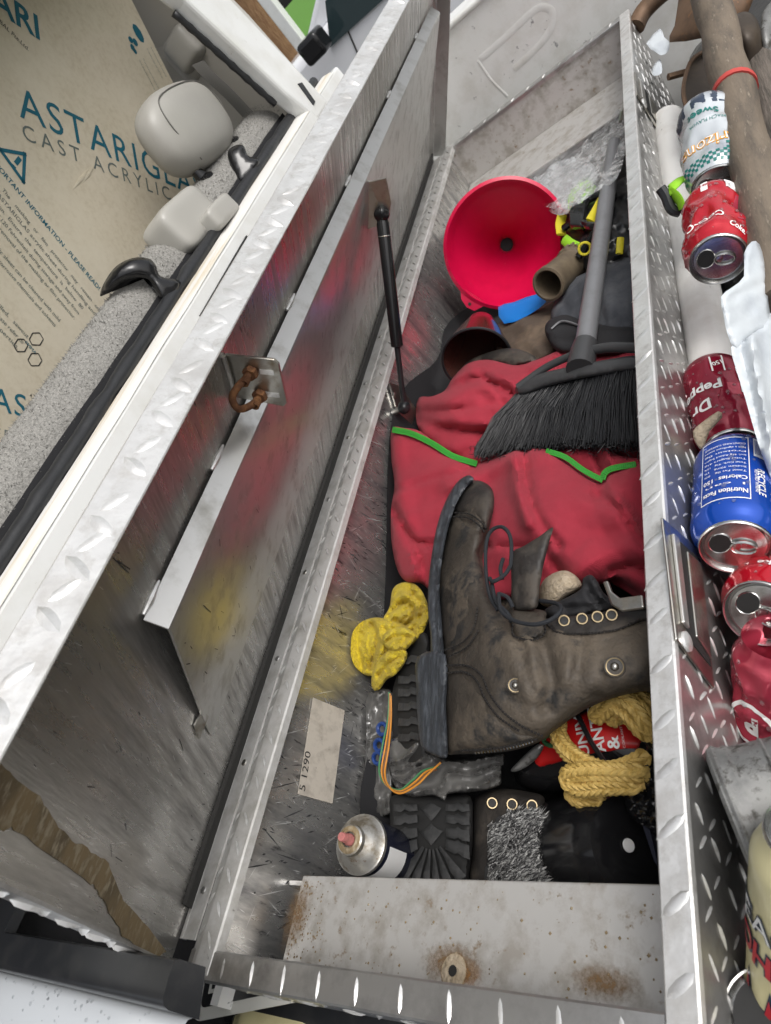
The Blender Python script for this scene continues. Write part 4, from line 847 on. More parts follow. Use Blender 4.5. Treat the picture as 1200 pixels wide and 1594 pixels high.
def zipper(px, sf, wpx):
    px = np.array(spline(px, 8)); t_ = np.gradient(px, axis=0); t_ /= np.linalg.norm(t_, axis=1)[:, None]; nrm = np.stack([-t_[:, 1], t_[:, 0]], 1)
    L_ = sf.at(px + nrm * wpx / 2, .0, .0022); R_ = sf.at(px - nrm * wpx / 2, .0, .0022); C_ = sf.at(px, 0, .0030)
    n = len(px); V = np.vstack([L_, C_, R_]); Fc = [[i, i + 1, n + i + 1, n + i] for i in range(n - 1)] + [[n + i, n + i + 1, 2 * n + i + 1, 2 * n + i] for i in range(n - 1)]
    z_ = add('zip_tape', V, Fc, 'green_zip', bag); so = z_.modifiers.new('s', 'SOLIDIFY'); so.thickness = .001; so.offset = 0; bpy.data.meshes[z_.data.name].shade_flat()
    mb_ = MB(); q = np.array(C_); d_ = np.concatenate([[0], np.cumsum(np.linalg.norm(np.diff(q, axis=0), axis=1))]); s = .002
    while s < d_[-1]:
        c_ = np.array([np.interp(s, d_, q[:, k]) for k in range(3)]); i = min(np.searchsorted(d_, s), n - 2); w_ = unit(L_[i] - R_[i]); mb_.put(*tube_g([c_ - w_ * .0022, c_ + w_ * .0022], .0008, 5)); s += .0026
    mb_.build('zip_teeth', 'zip_teeth', z_, kind='stuff')
zipper([(611, 669), (640, 675), (672, 690), (705, 710), (742, 722)], sfB, 9)
zipper([(850, 702), (880, 712), (908, 732), (938, 748)], sfB, 8)
zipper([(938, 746), (942, 736), (955, 729), (990, 723)], sfB, 9)

# broom
br = thing('broom', 'grey handled push broom with black bristles lying on the red bag', 'broom', PZ(910, 560, -.08))
h0, h1 = PZ(908, 556, -.048), PZ(957, 225, -.075)
MB().put(*tube_g([h0, h0 + (h1 - h0) * .5, h1], [.0125, .0125, .0120], 18)).build('handle', 'handle_grey', br)
MB().put(*tube_g([PZ(903, 575, -.046), PZ(909, 545, -.046), PZ(912, 535, -.046)], [.0165, .0155, .0145], 18)).build('socket', 'broom_plastic', br)
sfH = Surf([(805, 610, -.050), (900, 575, -.044), (990, 560, -.050), (880, 600, -.05)], False)
relief('head', [(803, 612), (806, 598), (840, 582), (880, 572), (930, 562), (1000, 553), (1010, 572), (960, 580), (900, 590), (850, 602), (815, 615)], sfH, 'broom_plastic', br, 5, .008, 8, thick=.028)
MB().put(*tube_g(spline([PZ(806, 603, -.05), PZ(850, 572, -.048), PZ(893, 552, -.046)], 6), .005, 10)).build('brace', 'broom_plastic', br)
MB().put(*tube_g(spline([PZ(918, 546, -.046), PZ(950, 541, -.047), PZ(1000, 542, -.05)], 6), .006, 10)).build('brace', 'broom_plastic', br)
mb = MB()
for i in range(2300):
    u = rng.uniform() ; v = rng.uniform(-1, 1)
    a_ = PZ(808 + u * 190, 610 - u * 42 + v * 3, -.054 - .010 * abs(v) - .006 * rng.uniform())
    ub = np.clip(u + rng.normal(0, .02), 0, 1.02); bx = 738 + ub * 262; by = 706 - 30 * math.sin(ub * 2.4) * .55 - ub * 2 + rng.normal(0, 4) + v * 4
    b_ = PZ(bx, by, -.058 - .014 * rng.uniform() + .004 * math.sin(u * 70)); m_ = (a_ + b_) / 2 + rng.normal(0, .0025, 3) + np.array([0, 0, .004])
    mb.put(*tube_g([a_, m_, b_], [.00075, .0007, .00055], 4, cap=False))
mb.build('bristles', 'bristle', br, autos=None, kind='stuff')
mb = MB()
for i in range(1800):                                         # frayed, split tips
    ub = rng.uniform(0, 1.0); bx = 738 + ub * 262 + rng.normal(0, 3); by = 704 - 30 * math.sin(ub * 2.4) * .55 + rng.normal(0, 6)
    b_ = PZ(bx, by, -.060 - .012 * rng.uniform()); e_ = rng.normal(0, .004, 3); mb.put(*tube_g([b_, b_ + e_], [.0005, .0003], 3, cap=False))
mb.build('frayed_tips', 'bristle', br, autos=None, kind='stuff')

# big leather boot lying on its side
bt = thing('work_boot', 'large scuffed brown leather work boot lying on its side on the red bag', 'boot', PZ(760, 1000, -.1))
sfT = Surf([(740, 760, -.040), (700, 850, -.048), (690, 950, -.050), (690, 1080, -.055), (700, 1170, -.060), (745, 830, -.032), (735, 920, -.026), (760, 1000, -.020), (770, 1100, -.030), (800, 1160, -.050), (830, 960, -.030), (870, 1050, -.028), (940, 970, -.040), (990, 960, -.050), (960, 1060, -.036), (1000, 1040, -.042), (850, 1140, -.048), (930, 1105, -.052), (1030, 960, -.055), (1030, 1060, -.06), (800, 900, -.040)], False)
relief('upper', [(724, 752), (745, 749), (763, 762), (768, 785), (762, 810), (750, 832), (744, 860), (752, 890), (765, 920), (790, 950), (800, 965), (860, 962), (905, 962), (950, 952), (1000, 945), (1040, 945), (1040, 1075), (1003, 1076), (960, 1085), (920, 1100), (890, 1118), (860, 1140), (840, 1155), (800, 1168), (760, 1172), (715, 1174), (694, 1168), (690, 1100), (690, 1030), (684, 970), (680, 900), (690, 850), (704, 800)], sfT, 'leather', bt, 5, .030, 34,
       creases=[([(842, 990), (850, 1020), (860, 1060), (850, 1100)], .007, 10), ([(820, 985), (828, 1030), (838, 1068)], -.005, 9), ([(870, 985), (885, 1020), (880, 1060)], -.006, 13), ([(905, 1000), (900, 1040)], .005, 9), ([(770, 960), (800, 990), (820, 1010)], .004, 7), ([(745, 800), (725, 795), (702, 800)], .002, 3), ([(748, 880), (742, 930), (735, 990)], .003, 6), ([(860, 1110), (820, 1100), (790, 1080)], .004, 10), ([(930, 1080), (940, 1030)], .004, 9), ([(792, 1000), (812, 1060), (830, 1110)], -.004, 12)], nz=(.003, 28), thick=.07, shrink=.8, seed=4)
relief('toe_cap', [(722, 752), (745, 748), (765, 760), (769, 785), (762, 812), (756, 826), (742, 812), (722, 802), (704, 800), (710, 776)], sfT, 'leather_dark', bt, 5, .024, 26, nz=(.002, 20), thick=.02, lift=.0022)
sfS = Surf([(735, 745, -.034), (690, 830, -.037), (672, 920, -.040), (672, 1000, -.045), (660, 1100, -.054), (670, 1175, -.060), (690, 1000, -.044), (692, 1170, -.056), (712, 780, -.036)], False)
relief('sole', [(735, 742), (727, 740), (712, 750), (696, 775), (683, 808), (674, 850), (667, 905), (666, 950), (670, 990), (672, 1030), (690, 1030), (688, 980), (684, 920), (688, 870), (698, 820), (712, 780), (728, 755), (737, 747)], sfS, 'sole_edge', bt, 4, .006, 5, creases=[([(722, 752), (690, 815), (678, 880), (676, 950), (682, 1020)], .004, 2.2)], thick=.10, shrink=.97, lift=.004)
relief('heel', [(650, 1022), (694, 1019), (694, 1100), (697, 1170), (690, 1180), (668, 1172), (655, 1160), (650, 1120), (648, 1070)], sfS, 'sole_edge', bt, 4, .006, 6, creases=[([(664, 1025), (664, 1100), (674, 1168)], .0016, 2), ([(680, 1022), (680, 1100), (686, 1172)], .0014, 2)], thick=.09, shrink=.97, lift=.005, smooth_n=3)
relief('heel_counter', [(692, 1036), (725, 1034), (748, 1048), (764, 1080), (787, 1110), (816, 1132), (846, 1145), (838, 1153), (800, 1167), (760, 1171), (715, 1173), (695, 1167), (692, 1100)], sfT, 'leather', bt, 5, .028, 30, nz=(.003, 22), thick=.02, shrink=.9, lift=.0030, seed=31)
relief('eyelet_stay', [(850, 964), (868, 986), (910, 990), (960, 984), (1000, 968), (1040, 962), (1040, 946), (960, 950), (900, 958)], sfT, 'leather_dark', bt, 4, .005, 6, nz=(.002, 16), thick=.012, lift=.0030, seed=32)
relief('vamp_flap', [(684, 905), (690, 850), (704, 804), (730, 808), (752, 832), (745, 862), (752, 895), (748, 930), (742, 965), (722, 996), (694, 1012), (690, 970)], sfT, 'leather', bt, 5, .026, 30, nz=(.003, 24), creases=[([(744, 860), (740, 900), (736, 940)], .003, 5)], thick=.02, shrink=.9, lift=.0026, seed=33)
stitch('stitching', [(704, 804), (728, 806), (746, 818), (756, 832)], sfT, 'thread', bt, r=.0010, lift=.0050, dash=4, gap=1.5); stitch('stitching', [(706, 798), (730, 800), (748, 812), (758, 825)], sfT, 'thread', bt, r=.0010, lift=.0050, dash=4, gap=1.5)
for px in ([(692, 1012), (720, 1000), (738, 975), (744, 940)], [(698, 1022), (728, 1006), (746, 978)], [(692, 1036), (725, 1036), (748, 1050), (762, 1080), (785, 1110), (815, 1132), (845, 1146)], [(694, 1048), (722, 1046), (742, 1060), (756, 1090), (778, 1118), (812, 1140)],
           [(853, 972), (870, 985), (910, 986), (960, 980), (1000, 962)], [(798, 972), (800, 990), (830, 996), (848, 985), (846, 968)], [(718, 1168), (760, 1166), (800, 1160), (838, 1150)]):
    stitch('stitching', px, sfT, 'thread', bt, r=.0010, lift=.0046, dash=4, gap=1.5)
stitch('zip_teeth', [(740, 1172), (775, 1168), (810, 1160), (832, 1152)], sfT, 'can_silver', bt, r=.0012, lift=.004, dash=2, gap=3)
sfG = Surf([(800, 960, -.022), (840, 960, -.022), (800, 860, -.012), (855, 825, -.010), (820, 900, -.014)], False)
relief('tongue', [(797, 862), (815, 850), (838, 836), (860, 821), (856, 840), (846, 880), (840, 915), (836, 945), (818, 950), (798, 945), (796, 905)], sfG, 'leather_dark', bt, 5, .008, 16, creases=[([(805, 870), (808, 940)], .002, 4)], nz=(.002, 18), thick=.012)
relief('tongue_base', [(798, 948), (845, 950), (850, 962), (848, 985), (830, 996), (808, 994), (798, 980)], sfT, 'leather', bt, 5, .006, 8, thick=.01, lift=.004)
sfF = Surf([(840, 930, -.055), (880, 900, -.045), (905, 905, -.05), (870, 925, -.05)], False)
relief('felt_lining', [(840, 938), (842, 910), (858, 894), (880, 888), (898, 898), (905, 915), (880, 930), (860, 945)], sfF, 'felt', bt, 4, .02, 20, thick=.03)
sfO = Surf([(850, 950, -.045), (905, 925, -.038), (925, 900, -.034), (960, 930, -.042), (1010, 945, -.05)], False)
relief('collar', [(846, 952), (870, 936), (892, 925), (905, 915), (908, 900), (920, 895), (930, 905), (942, 925), (970, 938), (1020, 930), (1020, 952), (950, 952), (900, 960), (862, 966)], sfO, 'black_cloth', bt, 4, .012, 12, creases=[([(912, 900), (920, 925), (935, 940)], .010, 6), ([(880, 945), (920, 945)], .006, 5)], nz=(.006, 16), thick=.02)
for (x, y) in ((878, 966), (906, 963), (930, 960), (952, 957)):
    c_ = sfT.at([(x, y)], 0, .0075)[0]; v_ = unit(CAM - c_)
    MB().put(*ring_g(c_, v_, .0042, .0009, 16, 6)).build('eyelet', 'brass', bt); MB().put(*lathe_g(c_, v_, [(-.0002, .004), (-.0005, .0003)], 12)).build('eyelet_hole', 'rubber', bt)
for (x, y, r_) in ((802, 1067, .0068), (957, 1038, .0082)):
    c_ = sfT.at([(x, y)], 0, .0015)[0]; v_ = unit(CAM - c_ + np.array([.02, 0, .1]))
    s_ = MB().put(*lathe_g(c_, v_, [(-.001, r_), (.0012, r_ * .96), (.0006, r_ * .62), (.0008, r_ * .4)], 20)).build('snap_stud', 'leather_dark', bt)
    MB().put(*ring_g(c_ + v_ * .0011, v_, r_ * .8, .0007, 20, 5)).build('snap_ring', 'brass', s_)
    MB().put(*lathe_g(c_, v_, [(0, r_ * .36), (.0018, r_ * .34), (.0028, r_ * .22), (.0031, .0002)], 14)).build('snap_head', 'steel', s_)
c_ = [PZ(*q_, -.030) for q_ in [(937, 905), (946, 903), (952, 920), (964, 930), (1000, 925), (1002, 945), (966, 950), (950, 940)]]
o = MB().put(*prism_g(c_, (0, 0, -.004))).build('lace_hook', 'steel', bt, smooth=False, autos=None); bevel(o, .0015, 2)
def lace(px, z): 
    W = [PZ(x, y, z_) for (x, y), z_ in zip(px, z)]; return MB().put(*tube_g(spline(W, 8), .0019, 8)).build('lace', 'lace', bt)
lace([(775, 950), (762, 925), (756, 885), (757, 845), (765, 826), (780, 820), (792, 830), (796, 850), (795, 880)], [-.02, -.015, -.010, -.006, -.004, -.004, -.006, -.010, -.014])
lace([(795, 880), (785, 895), (768, 905), (762, 900)], [-.014, -.010, -.008, -.012]); lace([(782, 902), (779, 885), (783, 870)], [-.012, -.008, -.010])
lace([(776, 924), (780, 950), (800, 966), (830, 972), (855, 966), (872, 952), (868, 940), (840, 935)], [-.010, -.006, -.006, -.006, -.008, -.012, -.02, -.03])
lace([(765, 905), (772, 935), (790, 955), (796, 968)], [-.014, -.012, -.012, -.014]); lace([(776, 924), (790, 930), (798, 945)], [-.010, -.012, -.018])

# yellow knit glove against the front wall
sfY = Surf([(550, 1010, -.095), (600, 930, -.080), (640, 920, -.075), (660, 960, -.07), (600, 1010, -.075), (580, 1060, -.10), (640, 1000, -.075)])
gv = thing('glove', 'crumpled yellow knit glove between the boot sole and the wall', 'glove', PZ(605, 1000, -.11))
relief('cuff', [(606, 945), (612, 916), (630, 906), (650, 912), (664, 935), (668, 962), (655, 990), (640, 1003), (622, 1000), (604, 985), (596, 965)], sfY, 'yellow_cloth', gv, 3, .016, 12, creases=[([(612, 950), (632, 938), (645, 955), (634, 972), (616, 966)], .020, 4), ([(640, 920), (656, 950), (640, 985)], .016, 4), ([(622, 922), (636, 930)], -.010, 4), ([(650, 935), (650, 965)], -.010, 4)], rid=(.010, 14), extra=folds(.6, .8, 4.0, .009, 3, 25, 1), thick=.02, seed=6)
relief('palm', [(546, 1004), (550, 982), (566, 966), (588, 961), (606, 968), (616, 988), (614, 1010), (602, 1030), (590, 1048), (572, 1052), (555, 1040), (547, 1024)], sfY, 'yellow_cloth', gv, 3, .016, 12, creases=[([(578, 972), (586, 1000), (576, 1040)], .016, 4), ([(600, 980), (602, 1010), (592, 1035)], .014, 3.5), ([(560, 980), (566, 1020)], -.008, 6)], rid=(.008, 16), extra=folds(.9, -.3, 4.2, .008, 3, 25, 2), thick=.02, lift=.006, seed=7)
relief('finger', [(578, 1066), (580, 1046), (590, 1026), (606, 1012), (624, 1008), (634, 1016), (630, 1032), (616, 1050), (602, 1058), (592, 1072), (583, 1075)], sfY, 'yellow_cloth', gv, 3, .014, 9, creases=[([(590, 1050), (606, 1032), (622, 1024)], .012, 3)], rid=(.014, 12), thick=.018, lift=.014, seed=8)
relief('finger', [(596, 990), (612, 978), (634, 978), (648, 990), (640, 1004), (626, 1014), (608, 1012), (598, 1004)], sfY, 'yellow_cloth', gv, 3, .014, 9, creases=[([(602, 998), (622, 990), (640, 992)], .012, 3)], rid=(.014, 12), thick=.018, lift=.020, seed=9)
# second boot: dark lugged sole edge showing behind the big boot's heel
b2 = thing('boot', 'dark boot showing a ribbed sole edge behind the big boot heel', 'boot', PZ(640, 1080, -.2))
sf2 = Surf([(640, 1020, -.085), (612, 1090, -.105), (620, 1180, -.125), (660, 1150, -.10), (655, 1030, -.085)])
relief('sole', [(655, 985), (640, 1005), (624, 1035), (612, 1070), (609, 1110), (612, 1150), (625, 1185), (660, 1190), (670, 1100), (668, 1000)], sf2, 'rubber', b2, 5, .012, 16, thick=.04)
def lug(par, px, sf, lift=.010, mat='sole', name='lug', thick=.012): return relief(name, px, sf, mat, par, 6, .0012, 1.5, thick=thick, shrink=.98, smooth_n=0, lift=lift)
for y in (1022, 1052, 1072, 1094, 1118, 1142): lug(b2, [(620 + max(0, (1050 - y) * .3), y), (636, y + 1), (640, y - 3), (652, y), (652, y + 11), (640, y + 8), (636, y + 12), (619 + max(0, (1050 - y) * .3), y + 12)], sf2)
# third boot: sole facing up at the near end
b3 = thing('boot', 'black lugged boot sole facing up beside the spray can', 'boot', PZ(670, 1300, -.25))
sf3 = Surf([(610, 1240, -.150), (735, 1240, -.150), (735, 1370, -.165), (615, 1370, -.165)])
relief('sole', [(609, 1240), (640, 1236), (700, 1238), (732, 1240), (736, 1280), (735, 1320), (730, 1360), (722, 1385), (620, 1385), (612, 1350), (607, 1300), (607, 1265)], sf3, 'rubber', b3, 6, .012, 10, thick=.05, seed=8)
for s in (0, 1):
    for (y0, y1, ty) in ((1252, 1262, 0), (1268, 1280, 4), (1288, 1302, 8), (1306, 1322, 16)):
        px = [(613, y0 + ty * .6), (625, y0 + ty * .4), (630, y0 - 3 + ty * .3), (636, y0 + ty * .2), (649, y0), (650, y1), (636, y1 + 1 + ty * .4), (630, y1 - 2 + ty * .5), (624, y1 + 2 + ty * .6), (612, y1 + ty)]
        if s: px = [(1343 - x, y) for x, y in px][::-1]
        lug(b3, px, sf3)
for (a0, a1) in ((2.05, 2.28), (1.82, 1.98), (1.60, 1.74), (1.38, 1.52), (1.14, 1.30), (.86, 1.06)):
    cx, cy = 671, 1300; px = [(cx + r_ * math.cos(a_), cy + r_ * math.sin(a_)) for r_, a_ in ((22, a0), (40, a0), (62, a0), (84, a0), (84, a1), (62, a1 + .03), (40, a1 - .03), (22, a1))]
    lug(b3, px, sf3)
for cy, k in ((1262, 1), (1298, 1.15)):
    px = [(671 - 16 * k, cy - 4), (671 - 8 * k, cy - 8), (671, cy - 14 * k), (671 + 8 * k, cy - 8), (671 + 16 * k, cy - 4), (671 + 9 * k, cy + 6), (671, cy + 16 * k), (671 - 9 * k, cy + 6)]
    lug(b3, px, sf3, .005)
# fourth: fur lined boot top with eyelets
b4 = thing('fur_boot', 'black boot top with eyelets and a grey fur lining at the near end', 'boot', PZ(790, 1300, -.27))
sf4 = Surf([(740, 1240, -.160), (860, 1240, -.165), (745, 1380, -.175), (860, 1370, -.175), (800, 1300, -.16)])
relief('shaft', [(738, 1255), (745, 1238), (780, 1228), (820, 1232), (846, 1240), (848, 1262), (862, 1300), (862, 1390), (740, 1390), (736, 1320)], sf4, 'leather_dark', b4, 6, .015, 14, thick=.05, seed=9)
relief('lining', [(768, 1275), (800, 1262), (840, 1265), (858, 1285), (852, 1320), (858, 1385), (760, 1385), (756, 1330)], sf4, 'fur_dark', b4, 6, .01, 12, thick=.02, lift=.006)
for (x, y) in ((766, 1250), (797, 1252), (828, 1254)):
    c_ = sf4.at([(x, y)], 0, .006)[0]; v_ = unit(CAM - c_); MB().put(*ring_g(c_, v_, .0046, .0009, 16, 6)).build('eyelet', 'brass', b4); MB().put(*lathe_g(c_, v_, [(0, .0042), (-.0004, .0003)], 12)).build('eyelet_hole', 'rubber', b4)
for mname, nn in (('fur_dark', 2600), ('fur_light', 3400)):
    mb = MB()
    for i in range(nn):
        x, y = rng.uniform(758, 856), rng.uniform(1262, 1388)
        if y < 1285 and abs(x - 812) > 42 - (1285 - y): continue
        c_ = sf4.at([(x, y)], 0, .007)[0]; sw = noise.noise(Vector((x / 30, y / 30, 0))) * 2.2
        tp_ = sf4.at([(x + 16 * math.cos(sw - .6) * rng.uniform(.4, 1.1), y - 13 * rng.uniform(.2, 1.1) * math.cos(sw))], 0, .010 + .010 * rng.uniform())[0]; w_ = rng.normal(0, .00035, 3); m_ = (c_ + tp_) / 2 + (CAM - c_) * .006 + rng.normal(0, .001, 3)
        mb.put([c_ - w_, c_ + w_, m_ + w_ * .8, m_ - w_ * .8, tp_], [[0, 1, 2, 3], [3, 2, 4]])
    mb.build('fur', mname, b4, smooth=False, autos=None, kind='stuff')

# spray can leaning on the shelf, seen from its nozzle end
sc = D(556, 1312, .675); ax = unit(unit(sc - CAM) * .80 + RW @ np.array([.56, .22, 0]))
sp = thing('spray_can', 'spray can with a pink nozzle and dented silver dome by the wall', 'spray can', sc + ax * .15)
top = sc - ax * .012
MB().put(*lathe_g(top, ax, [(.0, 0.00504), (0.00084, 0.00882), (-0.00336, 0.01092), (-0.00168, 0.01386), (0.00336, 0.01428), (0.00672, 0.01764), (0.01176, 0.02310), (0.01680, 0.02604), (0.01764, 0.02772), (0.02100, 0.02814), (0.02268, 0.02730)], 36)).build('dome', 'spray_metal', sp)
bd_ = MB().put(*lathe_g(top, ax, [(0.02268, 0.02646), (0.13440, 0.02646), (0.13692, 0.02436)], 36, cap1=True)).build('body', 'navy', sp)
MB().put(*lathe_g(top, ax, [(0.02940, 0.02680), (0.06300, 0.02680)], 20, a0=2.6, a1=4.6, e1=(0, 0, 1))).build('label_patch', 'white_ink', bd_)
MB().put(*lathe_g(top, ax, [(-0.01680, 0.00008), (-0.01680, 0.00378), (-0.01512, 0.00437), (-0.00672, 0.00437), (-0.00504, 0.00546), (0.00168, 0.00546)], 16)).build('nozzle', 'pink_nozzle', sp)
MB().put(*lathe_g(top, ax, [(-0.00378, 0.00714), (-0.00487, 0.00882), (-0.00437, 0.01075), (-0.00294, 0.01260)], 20)).build('valve_rust', 'tape_residue', sp)
# grey plastic carrier bags
sf5 = Surf([(575, 1100, -.125), (600, 1200, -.150), (580, 1260, -.165), (610, 1120, -.125), (600, 1150, -.13)])
gb = thing('carrier_bag', 'grey carrier bag with blue print pressed against the front wall', 'plastic bag', PZ(600, 1200, -.24))
relief('film', [(570, 1090), (585, 1075), (606, 1072), (618, 1100), (615, 1150), (612, 1200), (608, 1262), (590, 1270), (574, 1258), (568, 1200), (570, 1140)], sf5, 'film_grey', gb, 4, .012, 10, nz=(.010, 30), extra=folds(.95, .25, 6, .012, seed=2), thick=.02, seed=11)
for (x, y) in ((595, 1135), (590, 1160), (588, 1180)):
    pl = [(x + 7 * math.cos(a_), y + 9 * math.sin(a_)) for a_ in np.linspace(0, 6.28, 12)]; MB().put(*tube_g(sf5.at(pl, 0, .003), .0024, 6, cap=False)).build('print', 'blue_ink', gb)
sf6 = Surf([(610, 1190, -.115), (690, 1190, -.110), (780, 1190, -.120), (700, 1225, -.118), (620, 1150, -.105), (650, 1130, -.1)])
tag(relief('plastic_bag', [(606, 1158), (630, 1140), (650, 1126), (655, 1150), (672, 1172), (700, 1182), (740, 1180), (784, 1172), (780, 1200), (778, 1222), (740, 1232), (700, 1235), (692, 1246), (675, 1238), (640, 1240), (618, 1228), (606, 1200)], sf6, 'film_grey', None, 3.5, .016, 12, nz=(.012, 36), extra=folds(.30, .95, 7, .014, 3.0, 40, 5), thick=.02, seed=12), 'crumpled grey plastic bag tucked under the big boot heel', 'plastic bag')
# wires
wr = thing('wire_harness', 'looped orange green and brown wires beside the grey plastic bag', 'wires', PZ(620, 1230, -.14))
for k, (mm, dx, dz) in enumerate((('wire_orange', 0, 0), ('wire_green', -4, -.002), ('wire_brown', 3, .001), ('wire_orange', 5, .002))):
    W = [PZ(x + dx * f_, y + dx * .6, z_ + dz) for x, y, z_, f_ in ((607, 1080, -.10, .3), (606, 1120, -.105, .5), (600, 1160, -.105, 1), (594, 1200, -.105, 1), (602, 1222, -.102, .8), (622, 1232, -.10, .3), (645, 1218, -.098, 1), (662, 1202, -.097, .8), (678 + 6 * (k % 2), 1196 - 12 * (k == 3), -.096, .4))]
    MB().put(*tube_g(spline(W, 7), .0010, 7)).build('wire', mm, wr)
# black antifreeze jug with red label
sf7 = Surf([(810, 1190, -.150), (860, 1130, -.140), (1000, 1100, -.150), (1000, 1190, -.150), (900, 1220, -.165), (820, 1220, -.165), (920, 1150, -.135)], False)
jg = thing('antifreeze_jug', 'black antifreeze jug with a red label under the yellow rope', 'jug', PZ(900, 1170, -.28))
relief('bottle', [(800, 1200), (812, 1180), (832, 1160), (850, 1135), (880, 1110), (930, 1085), (1015, 1070), (1015, 1215), (960, 1225), (900, 1235), (840, 1235), (808, 1222)], sf7, 'black_gloss', jg, 6, .03, 24, thick=.07)
relief('label', [(832, 1178), (838, 1160), (860, 1132), (900, 1112), (950, 1096), (1008, 1085), (1008, 1156), (960, 1168), (900, 1178), (850, 1193), (836, 1192)], sf7, 'label_red', jg, 6, .003, 6, thick=.004, lift=.0025)
def surf_text(s, p0, p1, sf, mat, par, hpx, lift=.004, bold=.02):
    V, Fc = text_mesh(s, 1, bold); mn, mx = V.min(0), V.max(0); d_ = np.array(p1, float) - np.array(p0, float); w_ = np.linalg.norm(d_); d_ /= w_; up_ = np.array([d_[1], -d_[0]])
    Q = np.array(p0) + np.outer((V[:, 0] - mn[0]) / (mx[0] - mn[0]) * w_, d_) + np.outer(V[:, 1] / .72 * hpx, up_); return add('lettering', sf.at(Q, 0, lift), Fc, mat, par, False)
surf_text('UNIV', (918, 1176), (906, 1112), sf7, 'white_ink', jg, 15); surf_text('ANTIF', (943, 1170), (930, 1096), sf7, 'white_ink', jg, 18); surf_text('&', (965, 1165), (961, 1144), sf7, 'white_ink', jg, 19)
surf_text('COOLANT', (974, 1164), (968, 1130), sf7, 'white_ink', jg, 4, bold=0)
MB().put(*tube_g(sf7.at([(894 + 14 * math.cos(a_) - 34, 1152 + 9 * math.sin(a_)) for a_ in np.linspace(0, 6.28, 14)], 0, .005), .0022, 6)).build('print', 'wire_green', jg)
MB().put(*tube_g([PZ(895, 1105, -.125), PZ(905, 1125, -.122), PZ(920, 1155, -.124), PZ(942, 1188, -.128)], .0045, 8, flat=.5)).build('strap', 'black_plastic', jg)
sf8 = Surf([(800, 1190, -.13), (840, 1165, -.12), (830, 1200, -.135)], False)
tag(relief('metal_scoop', [(795, 1199), (806, 1186), (822, 1170), (838, 1158), (846, 1162), (838, 1178), (822, 1192), (804, 1201)], sf8, 'galv', None, 4, .006, 6, thick=.01), 'grey metal blade tip poking out under the boot heel', 'blade')
# yellow braided rope
rp_ = thing('rope', 'yellow braided rope looped round the antifreeze jug', 'rope', PZ(930, 1180, -.15))
def rope(px, r=.0072, n=10):
    W = np.array(spline([PZ(x, y, z) for x, y, z in px], n)); dl = np.concatenate([[0], np.cumsum(np.linalg.norm(np.diff(W, axis=0), axis=1))]); m = max(8, int(dl[-1] / .0022)); S_ = np.linspace(0, dl[-1], m); C_ = np.stack([np.interp(S_, dl, W[:, k]) for k in range(3)], 1)
    T_ = np.gradient(C_, axis=0); T_ /= np.linalg.norm(T_, axis=1)[:, None]; e = frame(T_[0])[1]
    MB().put(*tube_g(C_, r * .66, 8)).build('core', 'rope', rp_)
    E1 = []; e1 = e
    for i in range(m): e1 = unit(e1 - T_[i] * (e1 @ T_[i])); E1.append(e1)
    E1 = np.array(E1); mb_ = MB(); stp = r * .78; seg_l = r * 1.9
    for k in range(6):
        sg = 1 if k % 2 else -1; j = 0
        while True:
            s0 = j * stp + (k % 2) * stp * .5; j += 1
            if s0 + seg_l > dl[-1]: break
            pts = []; rd = []
            for q in range(6):
                t_ = q / 5; s_ = s0 + t_ * seg_l; i = min(int(s_ / dl[-1] * (m - 1)), m - 1); a_ = k * math.pi / 3 + sg * (t_ - .5) * 1.25; rr_ = r * (.62 + .26 * math.sin(math.pi * t_)); e2 = np.cross(T_[i], E1[i]); c_ = np.array([np.interp(s_, S_, C_[:, d]) for d in range(3)])
                pts.append(c_ + rr_ * (E1[i] * math.cos(a_) + e2 * math.sin(a_))); rd.append(r * (.16 + .20 * math.sin(math.pi * t_)) * rng.uniform(.9, 1.1))
            mb_.put(*tube_g(pts, rd, 6))
    mb_.build('braid', 'rope', rp_, kind='stuff')
rope([(872, 1120, -.118), (868, 1140, -.112), (880, 1165, -.108), (905, 1185, -.106), (945, 1200, -.106), (985, 1190, -.110), (1008, 1175, -.115)])
rope([(1010, 1202, -.112), (975, 1203, -.104), (930, 1200, -.100), (890, 1204, -.104), (885, 1216, -.110), (905, 1226, -.110), (950, 1222, -.108), (1005, 1222, -.115)])
rope([(885, 1225, -.125), (892, 1240, -.128), (910, 1246, -.13), (940, 1238, -.13)], .006)
for dx, dy, dz in ((0, 0, 0), (12, -10, .008), (24, 4, -.006)): rope([(925 + dx, 1120 + dy, -.115 + dz), (950 + dx, 1098 + dy, -.102 + dz), (975 + dx, 1108 + dy, -.10 + dz), (1000 + dx * .5, 1135 + dy, -.108 + dz), (1012, 1150 + dy, -.115 + dz)], .0075)
rope([(985, 1085, -.105), (1000, 1090, -.10), (1015, 1110, -.105)], .0075)
